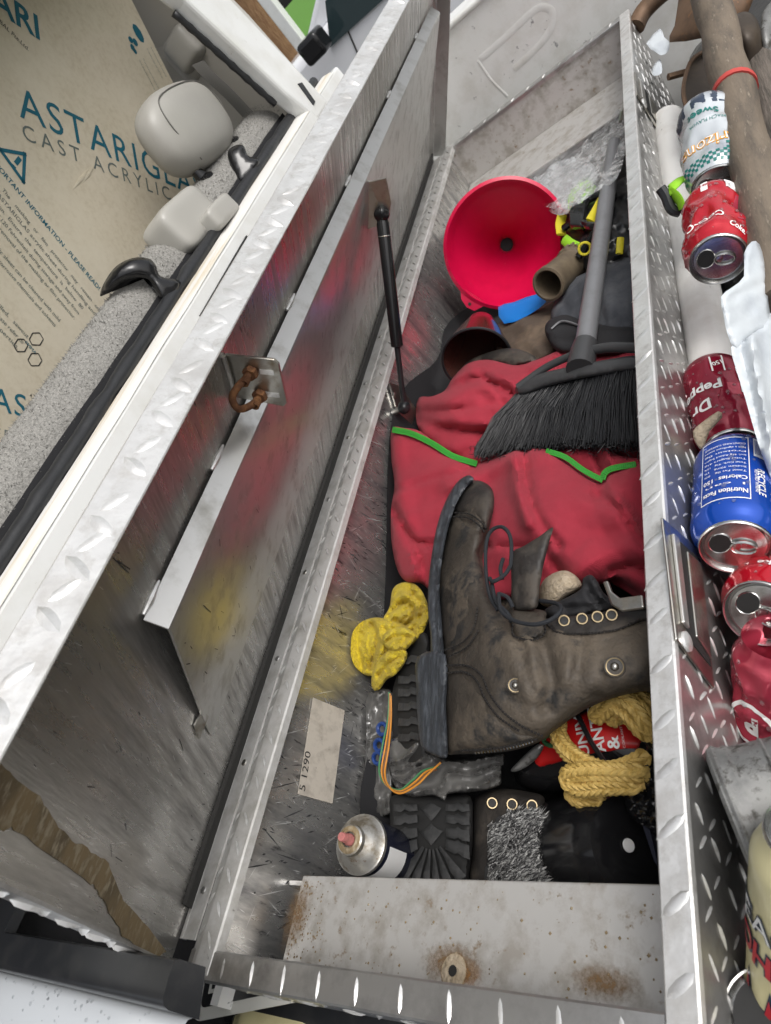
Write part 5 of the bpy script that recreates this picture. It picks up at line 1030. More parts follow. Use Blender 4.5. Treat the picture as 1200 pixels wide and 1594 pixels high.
# black flashlight-like cylinder with a white dot
ca, cb = PZ(978, 1318, -.165), PZ(850, 1330, -.225); ad = unit(cb - ca)
fl = thing('black_canister', 'smooth black canister with a white dot at the near right corner', 'canister', ca + ad * .1)
bd_ = MB().put(*lathe_g(ca, ad, [(-.006, .0001), (-.008, .030), (-.006, .040), (.002, .046), (.012, .048), (.075, .048), (.076, .047), (.077, .048), (.16, .048)], 44, cap1=True)).build('body', 'black_gloss', fl)
MB().put(*lathe_g(PL(978, 1316, ca - ad * .0082, ad), -ad, [(0, .0055), (.0012, .0052), (.0013, .0001)], 16)).build('dot', 'white_ink', fl)
sf9 = Surf([(985, 1200, -.105), (1015, 1180, -.11), (1015, 1270, -.11), (975, 1250, -.12)], False)
tag(relief('bin_bag', [(972, 1232), (978, 1200), (990, 1165), (1002, 1145), (1025, 1130), (1030, 1290), (1005, 1288), (985, 1275), (974, 1258)], sf9, 'film_black', None, 3.5, .02, 16, rid=(.02, 14), thick=.03, seed=14), 'scrunched shiny black bin bag against the right wall', 'plastic bag')
o = quad('x', [PZ(1000, 1285, -.13), PZ(1010, 1285, -.13), PZ(1025, 1350, -.13), PZ(1018, 1340, -.13)], 'navy', None, (0, 0, -.012)); o.name = 'plastic_edge'; tag(o, 'thin dark blue plastic edge beside the black canister', 'plastic strip')

# ------------------------------------------------------------------ upper part of the toolbox
# pink-red funnel facing the camera
fc = D(787, 381, 1.22); fa = unit(fc - CAM + np.array([.0, .05, -.03])); FR = .104
fu = thing('funnel', 'large pinkish red plastic funnel with its mouth toward the viewer', 'funnel', fc + fa * .14)
prof = [(.006, FR + .001), (0, FR + .0035), (-.002, FR), (.004, FR - .003), (.016, FR - .006), (.030, FR - .016), (.080, .058), (.125, .020), (.138, .0145), (.20, .012)]
cone = MB().put(*lathe_g(fc, fa, prof, 64)).build('cone', 'funnel_red', fu, autos=60); so = cone.modifiers.new('s', 'SOLIDIFY'); so.thickness = .0018
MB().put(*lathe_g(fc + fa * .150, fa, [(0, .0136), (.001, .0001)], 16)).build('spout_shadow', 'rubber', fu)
tb = [PL(*q_, fc, fa) for q_ in [(716, 445), (718, 466), (726, 478), (738, 484), (750, 478), (758, 472)]]
MB().put(*prism_g(tb, fa * .003)).build('hanging_tab', 'funnel_red', fu, smooth=False, autos=None)
MB().put(*lathe_g(PL(731, 473, fc - fa * .0012, fa), -fa, [(0, .0028), (.0002, .0001)], 12)).build('tab_hole', 'rubber', fu)
# brown cone, tube, rag, blue piece, dark cloth, black pouch
cn = PZ(738, 560, -.098)
ca, cb = PZ(742, 560, -.085), PZ(752, 475, -.100); ad = unit(cb - ca)
t = thing('rubber_cone', 'dark reddish brown cone open toward the viewer below the funnel', 'cone', ca)
cone = MB().put(*lathe_g(ca, ad, [(0, .053), (.002, .0545), (.03, .047), (.07, .036), (.11, .024), (.12, .018)], 40, cap1=True)).build('shell', 'cone_brown', t); so = cone.modifiers.new('s', 'SOLIDIFY'); so.thickness = .003
MB().put(*ring_g(ca, ad, .0535, .0022, 40, 8)).build('lip', 'black_plastic', t)
ta, tb_ = PZ(853, 443, -.070), PZ(905, 400, -.110); ad = unit(tb_ - ta)
t = thing('hose_fitting', 'dull brown hollow tube lying beside the funnel rim', 'tube', ta)
MB().put(*lathe_g(ta, ad, [(.10, .0205), (.0, .0205), (-.001, .022), (.0, .0255), (.012, .0258), (.014, .0245), (.075, .0245), (.077, .027), (.10, .027), (.102, .023), (.16, .023)], 32)).build('tube', 'tube_brown', t, autos=35)
mb = MB()
for k in range(18): a_ = k / 18 * 6.283; f_ = frame(ad); c_ = ta + ad * .085 + (f_[1] * math.cos(a_) + f_[2] * math.sin(a_)) * .0272; mb.put(*tube_g([c_, c_ + ad * .014], .0022, 5))
mb.build('grip_ribs', 'tube_brown', t, kind='stuff')
sf10 = Surf([(790, 500, -.108), (850, 470, -.105), (780, 490, -.105), (820, 495, -.11)], False)
tag(relief('blue_scraper', [(775, 478), (800, 470), (835, 458), (850, 470), (820, 492), (785, 504)], sf10, 'blue_plastic', None, 5, .004, 6, thick=.006, smooth_n=2), 'bright blue plastic piece under the funnel rim', 'plastic piece')
sf11 = Surf([(780, 530, -.115), (850, 480, -.115), (860, 540, -.11), (790, 560, -.11), (820, 510, -.105)], False)
tag(relief('brown_rag', [(770, 510), (800, 495), (840, 480), (862, 470), (868, 500), (866, 545), (840, 562), (800, 565), (775, 560)], sf11, 'rag_brown', None, 5, .02, 16, rid=(.012, 30), nz=(.008, 40), thick=.03, seed=16), 'crumpled brown rag between the cone and the black pouch', 'rag')
sf12 = Surf([(725, 590, -.085), (790, 550, -.08), (850, 545, -.085), (780, 570, -.075)], False)
tag(relief('glove_cuff', [(716, 588), (722, 568), (750, 552), (790, 542), (820, 548), (835, 560), (800, 568), (760, 564), (728, 572), (722, 598)], sf12, 'leather_dark', None, 5, .014, 12, creases=[([(735, 575), (780, 556), (820, 558)], .004, 3)], nz=(.004, 20), thick=.03, seed=17), 'dark leather glove cuff above the red bag', 'glove')
sf13 = Surf([(880, 470, -.095), (920, 430, -.085), (975, 400, -.10), (975, 520, -.105), (900, 510, -.095), (930, 470, -.08)], False)
tag(relief('grey_jeans', [(872, 455), (885, 438), (910, 425), (930, 415), (960, 400), (990, 395), (990, 535), (940, 520), (890, 515), (862, 510), (858, 485)], sf13, 'denim', None, 5, .02, 18, creases=[([(895, 440), (905, 480), (895, 510)], .008, 7), ([(920, 430), (935, 480), (945, 515)], .006, 5), ([(955, 405), (965, 460), (960, 515)], .006, 7), ([(870, 470), (890, 490)], .006, 6)], nz=(.008, 36), thick=.05, seed=18), 'dark grey denim trousers behind the broom handle', 'trousers')
sf14 = Surf([(855, 520, -.080), (900, 500, -.082), (990, 520, -.09), (990, 545, -.09), (870, 545, -.078), (920, 520, -.074)], False)
pc = thing('black_pouch', 'black zipped pouch between the trousers and the red bag', 'pouch', PZ(910, 530, -.11))
relief('body', [(848, 515), (855, 498), (880, 490), (905, 498), (950, 508), (990, 512), (990, 548), (930, 552), (880, 550), (860, 540)], sf14, 'black_cloth', pc, 5, .018, 14, creases=[([(855, 510), (880, 505), (910, 515)], .006, 3), ([(865, 530), (910, 528)], .005, 4)], nz=(.005, 20), thick=.03, seed=19)
MB().put(*tube_g(spline(sf14.at([(858, 512), (875, 500), (900, 506), (925, 514)], 0, .003), 5), .0016, 6)).build('zip', 'handle_grey', pc)
# clear plastic bags at the far end, hi-vis straps and tools
sf15 = Surf([(830, 290, -.085), (900, 260, -.080), (860, 300, -.07), (960, 200, -.075), (800, 285, -.10)], False)
tag(relief('clear_bag', [(775, 296), (795, 262), (826, 228), (850, 222), (872, 242), (900, 222), (925, 178), (956, 160), (972, 175), (972, 240), (958, 280), (925, 300), (900, 318), (870, 325), (840, 318), (815, 296)], sf15, 'film_clear', None, 3.5, .02, 18, rid=(.06, 26), nz=(.02, 40), thick=.02, seed=20), 'clear plastic bag crumpled at the far end of the toolbox', 'plastic bag')
sf16 = Surf([(850, 300, -.085), (900, 270, -.080), (880, 320, -.07), (840, 290, -.09)], False)
tag(relief('milky_bag', [(822, 296), (832, 272), (858, 256), (888, 246), (918, 252), (930, 275), (908, 302), (896, 325), (870, 335), (846, 322)], sf16, 'film_milky', None, 3.5, .018, 16, rid=(.05, 22), thick=.02, seed=21), 'milky white plastic bag right behind the funnel', 'plastic bag')
hv = thing('tie_down_straps', 'black and lime green tie-down straps bundled behind the broom handle', 'straps', PZ(920, 350, -.13))
sf17 = Surf([(880, 370, -.090), (920, 300, -.085), (975, 300, -.10), (965, 420, -.10), (900, 410, -.09), (930, 350, -.075)], False)
relief('webbing', [(872, 385), (880, 330), (892, 300), (912, 284), (945, 290), (990, 280), (990, 420), (950, 430), (915, 420), (890, 405)], sf17, 'black_plastic', hv, 5, .02, 16, rid=(.025, 26), nz=(.014, 24), thick=.05, seed=22)
for px, mm, w_ in (([(893, 330), (893, 305), (905, 290), (920, 284)], 'hivis', .0085), ([(908, 318), (918, 298), (922, 288)], 'hivis', .007), ([(878, 372), (888, 380), (898, 385)], 'hivis', .008), ([(920, 345), (930, 328), (938, 312)], 'yellow_plastic', .009), ([(944, 300), (948, 280), (953, 262)], 'yellow_plastic', .006), ([(875, 335), (872, 350), (874, 365)], 'yellow_plastic', .008), ([(885, 322), (895, 318)], 'yellow_plastic', .006), ([(964, 395), (966, 370)], 'yellow_plastic', .005)):
    MB().put(*tube_g(spline(sf17.at(px, 0, .012), 5), w_, 8, flat=.3, up=unit(CAM - PZ(900, 340, -.09)))).build('strap', mm, hv)
for px in ([(878, 355), (895, 345), (920, 352), (945, 350)], [(905, 330), (915, 312), (935, 305), (955, 310)], [(900, 400), (915, 380), (925, 362)]):
    MB().put(*tube_g(spline(sf17.at(px, 0, .016), 6), .006, 8)).build('hook', 'black_gloss', hv)
bk_ = [PZ(*q_, -.066) for q_ in [(884, 330), (893, 312), (912, 316), (905, 352), (885, 350)]]
o = MB().put(*prism_g(bk_, (0, 0, -.012))).build('buckle', 'black_gloss', hv, smooth=False, autos=None); bevel(o, .003)
MB().put(*ring_g(PZ(910, 387, -.072), unit(CAM - PZ(910, 387, -.072)), .0085, .002, 18, 6)).build('pull_ring', 'yellow_plastic', hv)
sq = PZ(947, 160, -.02)
MB().put(*tube_g(spline([(XI - .004, sq[1] + .02, -.045), (XI - .02, sq[1], -.045), (XI - .028, sq[1] - .02, -.05)], 4), .0035, 6)).build('latch_rod', 'steel', TB)

# ------------------------------------------------------------------ the truck bed behind the toolbox
tarp = []
n = 46
V = []; Fc = []
for i in range(n + 1):
    for j in range(n + 1):
        x = .436 + .62 * i / n; y = .0 + 1.6 * j / n; z = -.155 + .08 * (i / n) + .03 * abs(noise.noise(Vector((x * 9, y * 9, 2)))) - .05 * abs(noise.noise(Vector((x * 5, y * 5, 7)))) - .16 * math.exp(-((x - .43) / .035) ** 2); V.append((x, y, z))
for i in range(n):
    for j in range(n): a = i * (n + 1) + j; Fc.append([a, a + 1, a + n + 2, a + n + 1])
o = add('tarp', V, Fc, 'film_black', None); so = o.modifiers.new('s', 'SOLIDIFY'); so.thickness = .01
tag(o, 'black plastic tarp heaped in the truck bed under the cans', 'tarp')

def axis_to(T, px, L):
    """end of a thing of length L that starts at T and whose far end is seen at pixel px"""
    r = unit(ray(*px)); o_ = CAM - T; b = r @ o_; c = o_ @ o_ - L * L; disc = b * b - c
    t_ = -b + math.sqrt(disc) if disc > 0 else -b
    B = CAM + r * t_; return T + unit(B - T) * L
def can(label, T, B, R, mat, crush=0., seed=0, group='drink cans lying in the truck bed', tab=True, lid=True, sq=0.0):
    T = np.array(T, float); a = unit(T - B); L = np.linalg.norm(T - B); v = CAM - (T + B) / 2; nrm = unit(v - a * (v @ a)); rgt = np.cross(a, nrm)
    root = thing('drink_can', label, 'can', B, group)
    def rad(u):                                               # u from the top
        k = [(0, .80), (.004, .82), (.016, .99), (.022, 1.0), (L - .016, 1.0), (L - .006, .90), (L, .76)]
        return R * np.interp(u, [q[0] for q in k], [q[1] for q in k])
    def pos(u, th, lift=0.):
        r_ = rad(u) + lift; e = math.sin(math.pi * min(1, max(0, (u - .004) / (L - .008)))) ** .6
        if crush:
            w = Vector((math.cos(th) * 1.3, math.sin(th) * 1.3, u * 26 + seed * 5)); r_ -= R * crush * e * (abs(noise.noise(w)) * 1.5 + .35 * abs(noise.noise(w * 2.3)))
        if sq: r_ *= 1 - sq * e * (math.cos(th - .5) ** 2)
        return T - a * u + (nrm * math.cos(th) + rgt * math.sin(th)) * r_
    seg, rows = 56, 34; us = [L * (k / rows) for k in range(rows + 1)]; us[1] = .004
    V = [pos(u, 2 * math.pi * k / seg) for u in us for k in range(seg)]; Fc = [[i * seg + k, i * seg + (k + 1) % seg, (i + 1) * seg + (k + 1) % seg, (i + 1) * seg + k] for i in range(rows) for k in range(seg)]
    Fc.append([rows * seg + k for k in range(seg)][::-1])
    body = add('body', V, Fc, mat, root)
    if lid:
        Rl = R * .80
        MB().put(*lathe_g(T, a, [(-.004, Rl * 1.005), (.0008, Rl * 1.01), (.0016, Rl * .985), (.0010, Rl * .95), (-.0045, Rl * .90), (-.0052, Rl * .86), (-.0025, Rl * .82), (-.0022, Rl * .6), (-.0026, .0001)], 44, e1=nrm)).build('end_lid', 'can_silver', root)
        c_ = T - a * .0019; f1 = unit(nrm * .2 + rgt); f2 = np.cross(a, f1)
        c2 = c_ + f2 * 0
        MB().put([c_ + f1 * Rl * (.42 + .30 * math.cos(k * .3927)) + f2 * Rl * .36 * math.sin(k * .3927) for k in range(16)], [list(range(16))]).build('mouth', 'rubber', root, smooth=False, autos=None)
        MB().put(*tube_g([c_ + f1 * Rl * (.42 + .31 * math.cos(k * .3927)) + f2 * Rl * .37 * math.sin(k * .3927) for k in range(17)], .0005, 5, cap=False)).build('mouth_rim', 'can_silver', root)
        if tab:
            tl = [c_ + a * .0014 + f1 * Rl * (-.22 + .34 * math.cos(k * .3927)) + f2 * Rl * .22 * math.sin(k * .3927) for k in range(17)]
            MB().put(*tube_g(tl, .0011, 6, cap=False)).build('tab', 'can_silver', root); MB().put(*lathe_g(c_, a, [(0, .0045), (.0012, .0042), (.0016, .0002)], 12)).build('tab_rivet', 'can_silver', root)
    return dict(root=root, body=body, pos=pos, L=L, R=R)
def cpatch(c, th0, th1, u0, u1, mat, name='print', lift=.00035):
    n, m = 8, 6; V = [c['pos'](u0 + (u1 - u0) * i / m, th0 + (th1 - th0) * j / n, lift) for i in range(m + 1) for j in range(n + 1)]
    return add(name, V, [[i * (n + 1) + j, i * (n + 1) + j + 1, (i + 1) * (n + 1) + j + 1, (i + 1) * (n + 1) + j] for i in range(m) for j in range(n)], mat, c['root'])
def ctext(c, s, th, u, w, mat, rot=0., lift=.0006, bold=.0, h=None):
    """letters up = toward the lid when rot is 0; th centre angle, u distance from lid, w width in metres"""
    V, Fc = text_mesh(s, 1, bold); mn, mx = V.min(0), V.max(0); k = w / (mx[0] - mn[0]); X = (V[:, 0] - (mn[0] + mx[0]) / 2) * k; Y = (V[:, 1] - .35) * (k if h is None else h / .72); cr, sr = math.cos(rot), math.sin(rot)
    return add('lettering', [c['pos'](u - (x * sr + y * cr), th + (x * cr - y * sr) / c['R'], lift) for x, y in zip(X, Y)], Fc, mat, c['root'], False)
def drops(c, n, th=(-1.4, 1.4), seed=1):
    r_ = np.random.default_rng(seed); mb_ = MB()
    for i in range(n):
        t_, u_, s_ = r_.uniform(*th), r_.uniform(.01, c['L'] - .01), r_.uniform(.5, 1.5) ** 1.5; p_ = c['pos'](u_, t_); q_ = c['pos'](u_, t_, .01); d_ = unit(q_ - p_)
        mb_.put(*lathe_g(p_, d_, [(0, .0013 * s_), (.0006 * s_, .0011 * s_), (.0009 * s_, .0004 * s_)], 8, cap1=True))
    mb_.build('raindrops', 'droplet', c['root'], kind='stuff')

# white pvc pipe along the outer wall
pa, pb = D(1040, 188, 1.13), D(1122, 640, .72)
pv = thing('pvc_pipe', 'scuffed white pvc pipe lying along the outside of the toolbox', 'pipe', pb)
V, Fc = tube_g([pa + (pb - pa) * k / 20 for k in range(21)], [.024] * 21, 26); MB().put(V, Fc).build('pipe', 'pvc', pv)
MB().put(*ring_g(pa + (pb - pa) * .004, pb - pa, .0235, .0016, 26, 6)).build('cut_end', 'pvc', pv)
# cans
T = D(1117, 290, .765); c = can('crumpled white iced tea can with teal checks and orange letters', T, axis_to(T, (1098, 175), .125), .0345, 'tea_white', .18, 1)
cpatch(c, -1.5, 1.5, .098, .122, 'tea_dark'); ctext(c, 'Arizona', .05, .036, .075, 'orange_print', bold=.03); ctext(c, 'Arizona', .05, .036, .0735, 'white_ink', lift=.0009, bold=-.012)
ctext(c, 'Sweet', .1, .084, .036, 'teal_print', bold=.02); ctext(c, 'PEACH FLAVOR', .0, .070, .040, 'teal_print')
mb = MB()
for i in range(8):
    for j in range(26):
        if (i + j) % 2 == 0 and (i < 4 or j < 9):
            u0, u1, t0, t1 = .006 + i * .0035, .0095 + i * .0035, -1.5 + j * .115, -1.385 + j * .115; mb.put([c['pos'](u0, t0, .0004), c['pos'](u0, t1, .0004), c['pos'](u1, t1, .0004), c['pos'](u1, t0, .0004)], [[0, 1, 2, 3]])
mb.build('check_print', 'teal_print', c['root'], smooth=False, autos=None, kind='stuff')
T = D(1118, 404, .675); c = can('wet crushed red cola can lying on the white pvc pipe', T, axis_to(T, (1110, 318), .112), .033, 'coke_red', .24, 2)
cpatch(c, -1.35, -.75, .030, .075, 'pink_can'); cpatch(c, -.85, -.42, .085, .108, 'white_ink'); cpatch(c, .12, .34, .088, .106, 'white_ink'); ctext(c, '140', .23, .097, .0075, 'coke_red', math.pi, .0008, .03)
ctext(c, 'Coke.', -.72, .012, .020, 'white_ink', math.pi * .93, bold=.02); ctext(c, 'Coca-Cola', .55, .030, .055, 'white_ink', 0, bold=.02); ctext(c, 'CALORIES PER CAN', .50, .104, .014, 'white_ink', math.pi)
drops(c, 90, seed=2)
T = D(1140, 700, .665); c = can('dark red soda can between the white pipe and the blue can', T, axis_to(T, (1106, 580), .120), .033, 'pepper_red', .10, 3, tab=False)
ctext(c, 'Dr', .55, .038, .022, 'white_ink', 0, bold=.03); ctext(c, 'Pepper', .55, .062, .050, 'white_ink', 0, bold=.03); cpatch(c, -1.25, -.75, .050, .088, 'white_ink'); cpatch(c, -.72, -.35, .045, .062, 'pink_can'); ctext(c, '150', -.25, .094, .010, 'white_ink', .3, bold=.02); cpatch(c, -.45, -.40, .082, .106, 'white_ink'); cpatch(c, -.10, -.05, .082, .106, 'white_ink')
drops(c, 60, seed=3)
T = D(1145, 852, .545); c = can('blue soda can with nutrition facts print, its lid toward the viewer', T, axis_to(T, (1142, 712), .122), .0335, 'pepsi_blue', .02, 4)
for (a_, b_, u0, u1) in ((-.35, .80, .0205, .0215), (-.35, .80, .104, .105), (-.35, -.33, .0205, .105), (.78, .80, .0205, .105)): cpatch(c, a_, b_, u0, u1, 'white_ink')
ctext(c, 'Nutrition Facts', .22, .030, .034, 'white_ink', bold=.02, h=.0055); ctext(c, 'Calories  150', .22, .047, .034, 'white_ink', bold=.015, h=.005); ctext(c, '1 can', .22, .039, .030, 'white_ink', h=.003)
for i in range(8): ctext(c, ['Total Fat 0g   0%', 'Sodium 30mg   1%', 'Total Carb. 41g   15%', 'Total Sugars 41g', 'Incl. 41g Added Sugars', 'Protein 0g', 'Not a significant source', 'CONTAINS CAFFEINE'][i], .22, .056 + i * .0055, .033, 'white_ink', h=.0022)
ctext(c, 'RECYCLE', -.62, .046, .034, 'white_ink', math.pi / 2, bold=.015); ctext(c, 'REFUND WHERE', -.50, .046, .030, 'white_ink', math.pi / 2, h=.003); cpatch(c, -.80, -.46, .080, .106, 'white_ink')
for k in range(9): cpatch(c, -.78 + k * .034, -.765 + k * .034, .083, .103, 'pepsi_blue', lift=.0007)
drops(c, 40, seed=4)
T = D(1184, 955, .525); c = can('red cola can tipped sideways just below the blue can', T, axis_to(T, (1232, 868), .115), .033, 'coke_red', .08, 5)
ctext(c, 'Coke', .25, .022, .024, 'white_ink', math.pi * 0, bold=.02); ctext(c, 'ORIGINAL TASTE', -.55, .020, .022, 'white_ink', 0); drops(c, 40, seed=5)
T = D(1224, 992, .495); c = can('crushed pinkish red soda can with a white ring print', T, axis_to(T, (1216, 1165), .105), .036, 'pink_can', .26, 6, lid=False)
mb = MB()
for k in range(40): a_ = k / 40 * 6.283; mb.put([c['pos'](.062 - r_ * math.cos(b_), -.62 + r_ * 1.25 * math.sin(b_) / c['R'], .0006) for r_, b_ in ((.0145, a_), (.0145, a_ + .157), (.0175, a_ + .157), (.0175, a_))], [[0, 1, 2, 3]])
mb.build('ring_print', 'white_ink', c['root'], smooth=False, autos=None); ctext(c, 'P', -.62, .062, .012, 'white_ink', math.pi, bold=.05); drops(c, 30, seed=6)
T = D(1278, 1302, .335); c = can('tall cream coloured can with navy and red letters at the right edge', T, axis_to(T, (1258, 1580), .130), .031, 'cream_can', .05, 7, tab=False)
ctext(c, 'PEACH', -.70, .050, .060, 'tea_dark', 0, bold=.06); ctext(c, 'PEACH', -.70, .050, .060, 'white_ink', 0, .0010, .0); ctext(c, 'OHIO', -.70, .072, .054, 'tea_dark', 0, bold=.08); ctext(c, 'OHIO', -.70, .072, .054, 'print_red', 0, .0010, .02)
for th_ in (-1.15, -.6, -.05): 
    for m_, l_, k_ in (('tea_dark', .0006, 1), ('print_red', .0010, .6)): add('flame_print', [c['pos'](.105 + dy * k_, th_ + dx * k_, l_) for dx, dy in ((0, -.016), (.14, -.004), (.10, .006), (.16, .016), (0, .012), (-.16, .018), (-.08, .004))], [list(range(7))], m_, c['root'], False)
T = D(1212, 1592, .36); c = can('dark can end at the lower right corner of the bed', T, axis_to(T, (1260, 1700), .115), .033, 'tea_dark', .0, 8, tab=False)
MB().put(*lathe_g(T, unit(T - WLOC[c['root'].name]), [(.0006, .0215), (.0003, .0001)], 28)).build('open_top', 'rubber', c['root'])
for nm, px0, px1, mm in (('cream can end lying under the near end of the toolbox', (392, 1598), (470, 1620), 'cream_can'), ('dark can end with a silver rim under the near end of the toolbox', (520, 1604), (560, 1650), 'tea_dark')):
    T = PZ(*px0, -.14); c = can(nm, T, T + unit(PZ(*px1, -.14) - T) * .118, .032, mm, .0, 9)
# galvanized bucket
ga_, gx_ = D(1149, 1281, .425), unit(D(1330, 1240, .405) - D(1149, 1281, .425))
t = thing('galvanized_bucket', 'dull galvanized metal bucket lying against the toolbox wall', 'bucket', ga_ + gx_ * .06)
_gv = lathe_g(ga_, gx_, [(-.004, .0001), (-.003, 0.0402), (-.001, 0.0439), (.003, 0.0447), (.006, 0.0435), (.009, 0.0439), (.012, 0.0426), (.05, 0.0414), (.10, 0.0394), (.14, 0.0328), (.15, .0001)], 56)
MB().put([q_ + unit(q_ - ga_) * .006 * noise.noise(Vector(q_ * 38)) * min(1, max(0, (q_ - ga_) @ gx_ - .008) * 60) for q_ in _gv[0]], _gv[1]).build('shell', 'galv', t, autos=35)
MB().put(*ring_g(ga_ + gx_ * .002, gx_, 0.0439, .0018, 56, 6)).build('bead', 'galv', t)
MB().put(*ring_g(ga_ + gx_ * .030, gx_, 0.0420, .0012, 56, 6)).build('bead', 'galv', t)
# broken white plastic downspout
wp = thing('plastic_trim', 'broken white plastic trim with a jagged end over the pipe', 'plastic trim', D(1180, 600, .62))
d_ = .575
sfw = Surf([(1125, 450, d_ + .02), (1170, 390, d_ + .05), (1200, 440, d_ + .045), (1140, 560, d_ + .01), (1200, 560, d_ + .02), (1170, 650, d_ - .005), (1210, 740, d_ - .01), (1150, 500, d_ + .02)], False, True)
relief('torn_panel', [(1122, 462), (1140, 447), (1158, 430), (1158, 395), (1170, 376), (1182, 380), (1190, 410), (1196, 470), (1200, 510), (1180, 515), (1160, 530), (1145, 545), (1132, 520), (1126, 490)], sfw, 'white_plastic', wp, 5, .004, 6, creases=[([(1130, 470), (1165, 450), (1195, 440)], .003, 8)], nz=(.003, 20), thick=.004, smooth_n=2, seed=30)
relief('channel', [(1138, 540), (1160, 528), (1182, 512), (1215, 500), (1220, 790), (1200, 745), (1180, 690), (1160, 620), (1146, 575)], sfw, 'white_plastic', wp, 6, .005, 8, creases=[([(1170, 525), (1182, 600), (1205, 720)], -.012, 9), ([(1150, 545), (1165, 600), (1190, 690)], .006, 8)], thick=.01, smooth_n=2, lift=.002)
# green strap end
gs_ = thing('green_strap', 'short lime green strap with a black clip on the white pipe', 'strap', D(1052, 305, .80))
MB().put(*tube_g(spline([D(1062, 278, .80), D(1048, 290, .795), D(1044, 300, .80), D(1056, 310, .79), D(1062, 325, .79)], 5), .010, 8, flat=.3, up=(0, 0, 1))).build('webbing', 'hivis', gs_)
MB().put(*tube_g(spline([D(1028, 293, .80), D(1036, 305, .80), D(1045, 325, .80), D(1058, 330, .80)], 5), .006, 8)).build('clip', 'black_plastic', gs_)
sfp = Surf([(1075, 680, .66), (1100, 650, .65), (1110, 690, .65)], False, True)
tag(relief('paper_scrap', [(1078, 672), (1092, 658), (1118, 640), (1124, 650), (1104, 672), (1094, 700), (1084, 692)], sfp, 'felt', None, 4, .003, 4, thick=.002, smooth_n=2), 'torn pale paper scrap beside the dark red can', 'paper')
# shovels and handles at the far right
w0, w1 = D(1092, -60, 1.00), D(1222, 470, .62)
wh = thing('wooden_pole', 'thick weathered wooden handle with a pink red band', 'pole', w1)
n = 40; pts = [w0 + (w1 - w0) * k / n + np.array([.0015 * math.sin(k * .7), 0, .002 * math.sin(k * .4)]) for k in range(n + 1)]
MB().put(*tube_g(pts, [.0225 + .0012 * noise.noise(Vector((k * .4, 0, 0))) for k in range(n + 1)], 20)).build('shaft', 'wood_handle', wh)
i_ = 18; kb = [np.linalg.norm(np.array([(RW.T @ (p_ - CAM))[0] / (RW.T @ (p_ - CAM))[2] * F_PX + PPX, (RW.T @ (p_ - CAM))[1] / (RW.T @ (p_ - CAM))[2] * F_PX + PPY]) - np.array([1150, 140])) for p_ in pts]; i_ = int(np.argmin(kb))
MB().put(*tube_g([pts[i_], pts[i_] + unit(w1 - w0) * .008], .0245, 20)).build('band', 'red_band', wh)
v_ = unit(CAM - pts[10]); MB().put(*tube_g([p_ + unit(CAM - p_) * .0226 for p_ in pts[3:i_]], [.0004 + .0004 * (k % 3) for k in range(len(pts[3:i_]))], 5)).build('crack', 'rubber', wh)
h0, h1 = D(1182, 95, 1.00), D(1240, 330, .76)
sh = thing('shovel', 'shovel with a steel socket and grey grooved handle behind the thick handle', 'shovel', h1)
MB().put(*tube_g([h0 + (h1 - h0) * k / 10 for k in range(11)], [.019] * 11, 16)).build('shaft', 'wood_grey', sh)
sfs = Surf([(1160, 20, 1.0), (1200, 20, 1.0), (1150, 90, .985), (1190, 100, .985), (1165, 50, .97)], False, True)
relief('socket', [(1140, 30), (1160, 18), (1178, 30), (1186, 60), (1188, 98), (1170, 108), (1158, 100), (1150, 70)], sfs, 'shovel_dark', sh, 5, .015, 14, thick=.03)
relief('socket', [(1186, 25), (1198, 5), (1225, -10), (1225, 95), (1192, 95), (1184, 60)], sfs, 'galv', sh, 5, .02, 16, thick=.03)
sfb = Surf([(1045, 60, 1.16), (1100, 30, 1.10), (1140, 60, 1.12), (1090, 0, 1.12), (1050, 0, 1.18)], False, True)
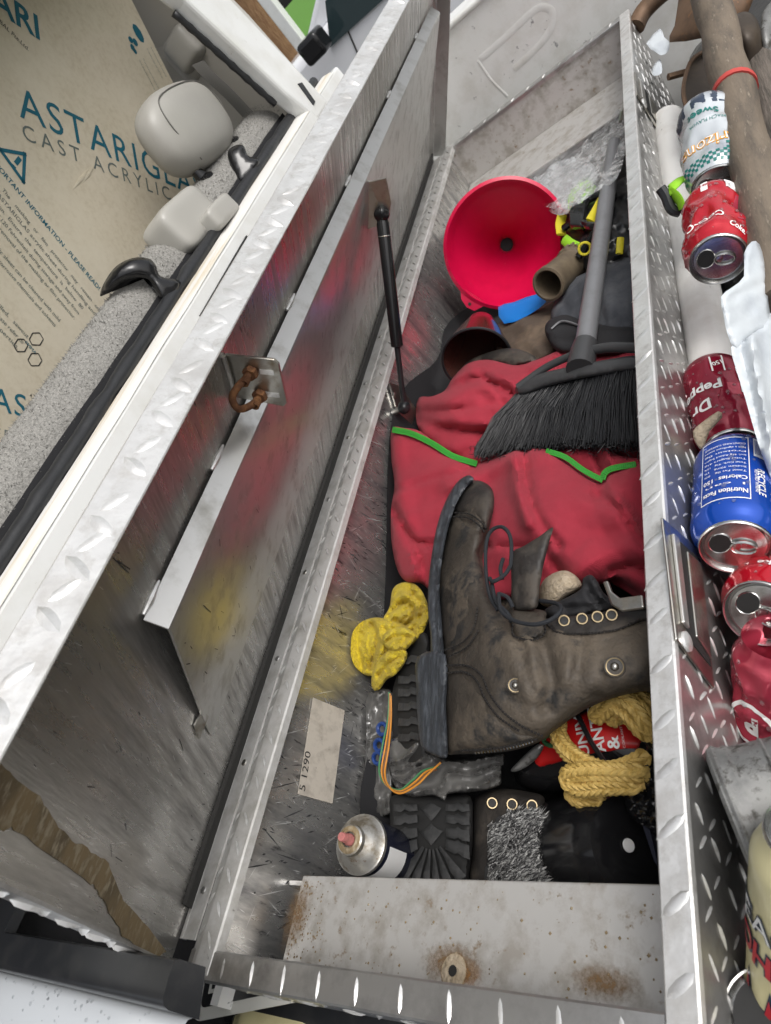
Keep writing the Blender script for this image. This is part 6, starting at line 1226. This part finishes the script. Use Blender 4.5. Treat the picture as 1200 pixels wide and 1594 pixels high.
rs = thing('rusty_shovel', 'rusty brown shovel blade at the far end of the bed', 'shovel', D(1090, 40, 1.25))
relief('blade', [(1042, 66), (1050, 40), (1056, 0), (1064, -30), (1170, -30), (1160, 30), (1140, 46), (1100, 58)], sfb, 'shovel_rust', rs, 6, .012, 14, thick=.004, smooth_n=2)
MB().put(*tube_g([D(1040, 120, 1.2), D(1130, 95, 1.2)], .006, 6)).build('step', 'shovel_rust', rs)
sfb2 = Surf([(1065, 130, .985), (1095, 80, 1.02), (1140, 130, .98), (1100, 180, .94), (1105, 135, 1.03)], False, True)
bs = thing('scoop_shovel', 'dark brown scoop shovel bowl behind the tea can', 'shovel', D(1105, 140, 1.08))
relief('bowl', [(1064, 150), (1066, 120), (1078, 92), (1100, 74), (1112, 72), (1160, 90), (1160, 190), (1090, 200), (1072, 180)], sfb2, 'shovel_dark', bs, 5, -.004, 12, thick=.004, creases=[([(1100, 140), (1120, 130)], .03, 30)])
MB().put(*tube_g(spline([D(1076, 186, .94), D(1064, 150, .955), D(1067, 118, .985), D(1080, 90, 1.0), D(1112, 72, 1.02)], 6), .003, 6)).build('rolled_edge', 'shovel_rust', bs)
MB().put(*tube_g(spline([D(990, 42, 1.30), D(1002, 18, 1.30), D(1030, -10, 1.28), D(1060, -30, 1.26)], 6), [.016] * 19, 12)).build('handle_end', 'shovel_rust', rs)
sfq = Surf([(1010, 70, 1.22), (1040, 60, 1.2), (1030, 100, 1.18), (1020, 115, 1.18)], False, True)
tag(relief('plastic_shard', [(1006, 68), (1027, 44), (1034, 58), (1042, 66), (1040, 80), (1030, 86), (1022, 82)], sfq, 'white_plastic', None, 4, .004, 4, thick=.004, smooth_n=2), 'jagged white plastic shard below the rusty shovel blade', 'plastic shard')
tag(relief('plastic_scrap', [(1014, 108), (1026, 92), (1030, 100), (1030, 114), (1018, 118)], sfq, 'white_plastic', None, 4, .004, 4, thick=.004, smooth_n=2, lift=-.02), 'small white plastic scrap just under the jagged shard', 'plastic scrap')
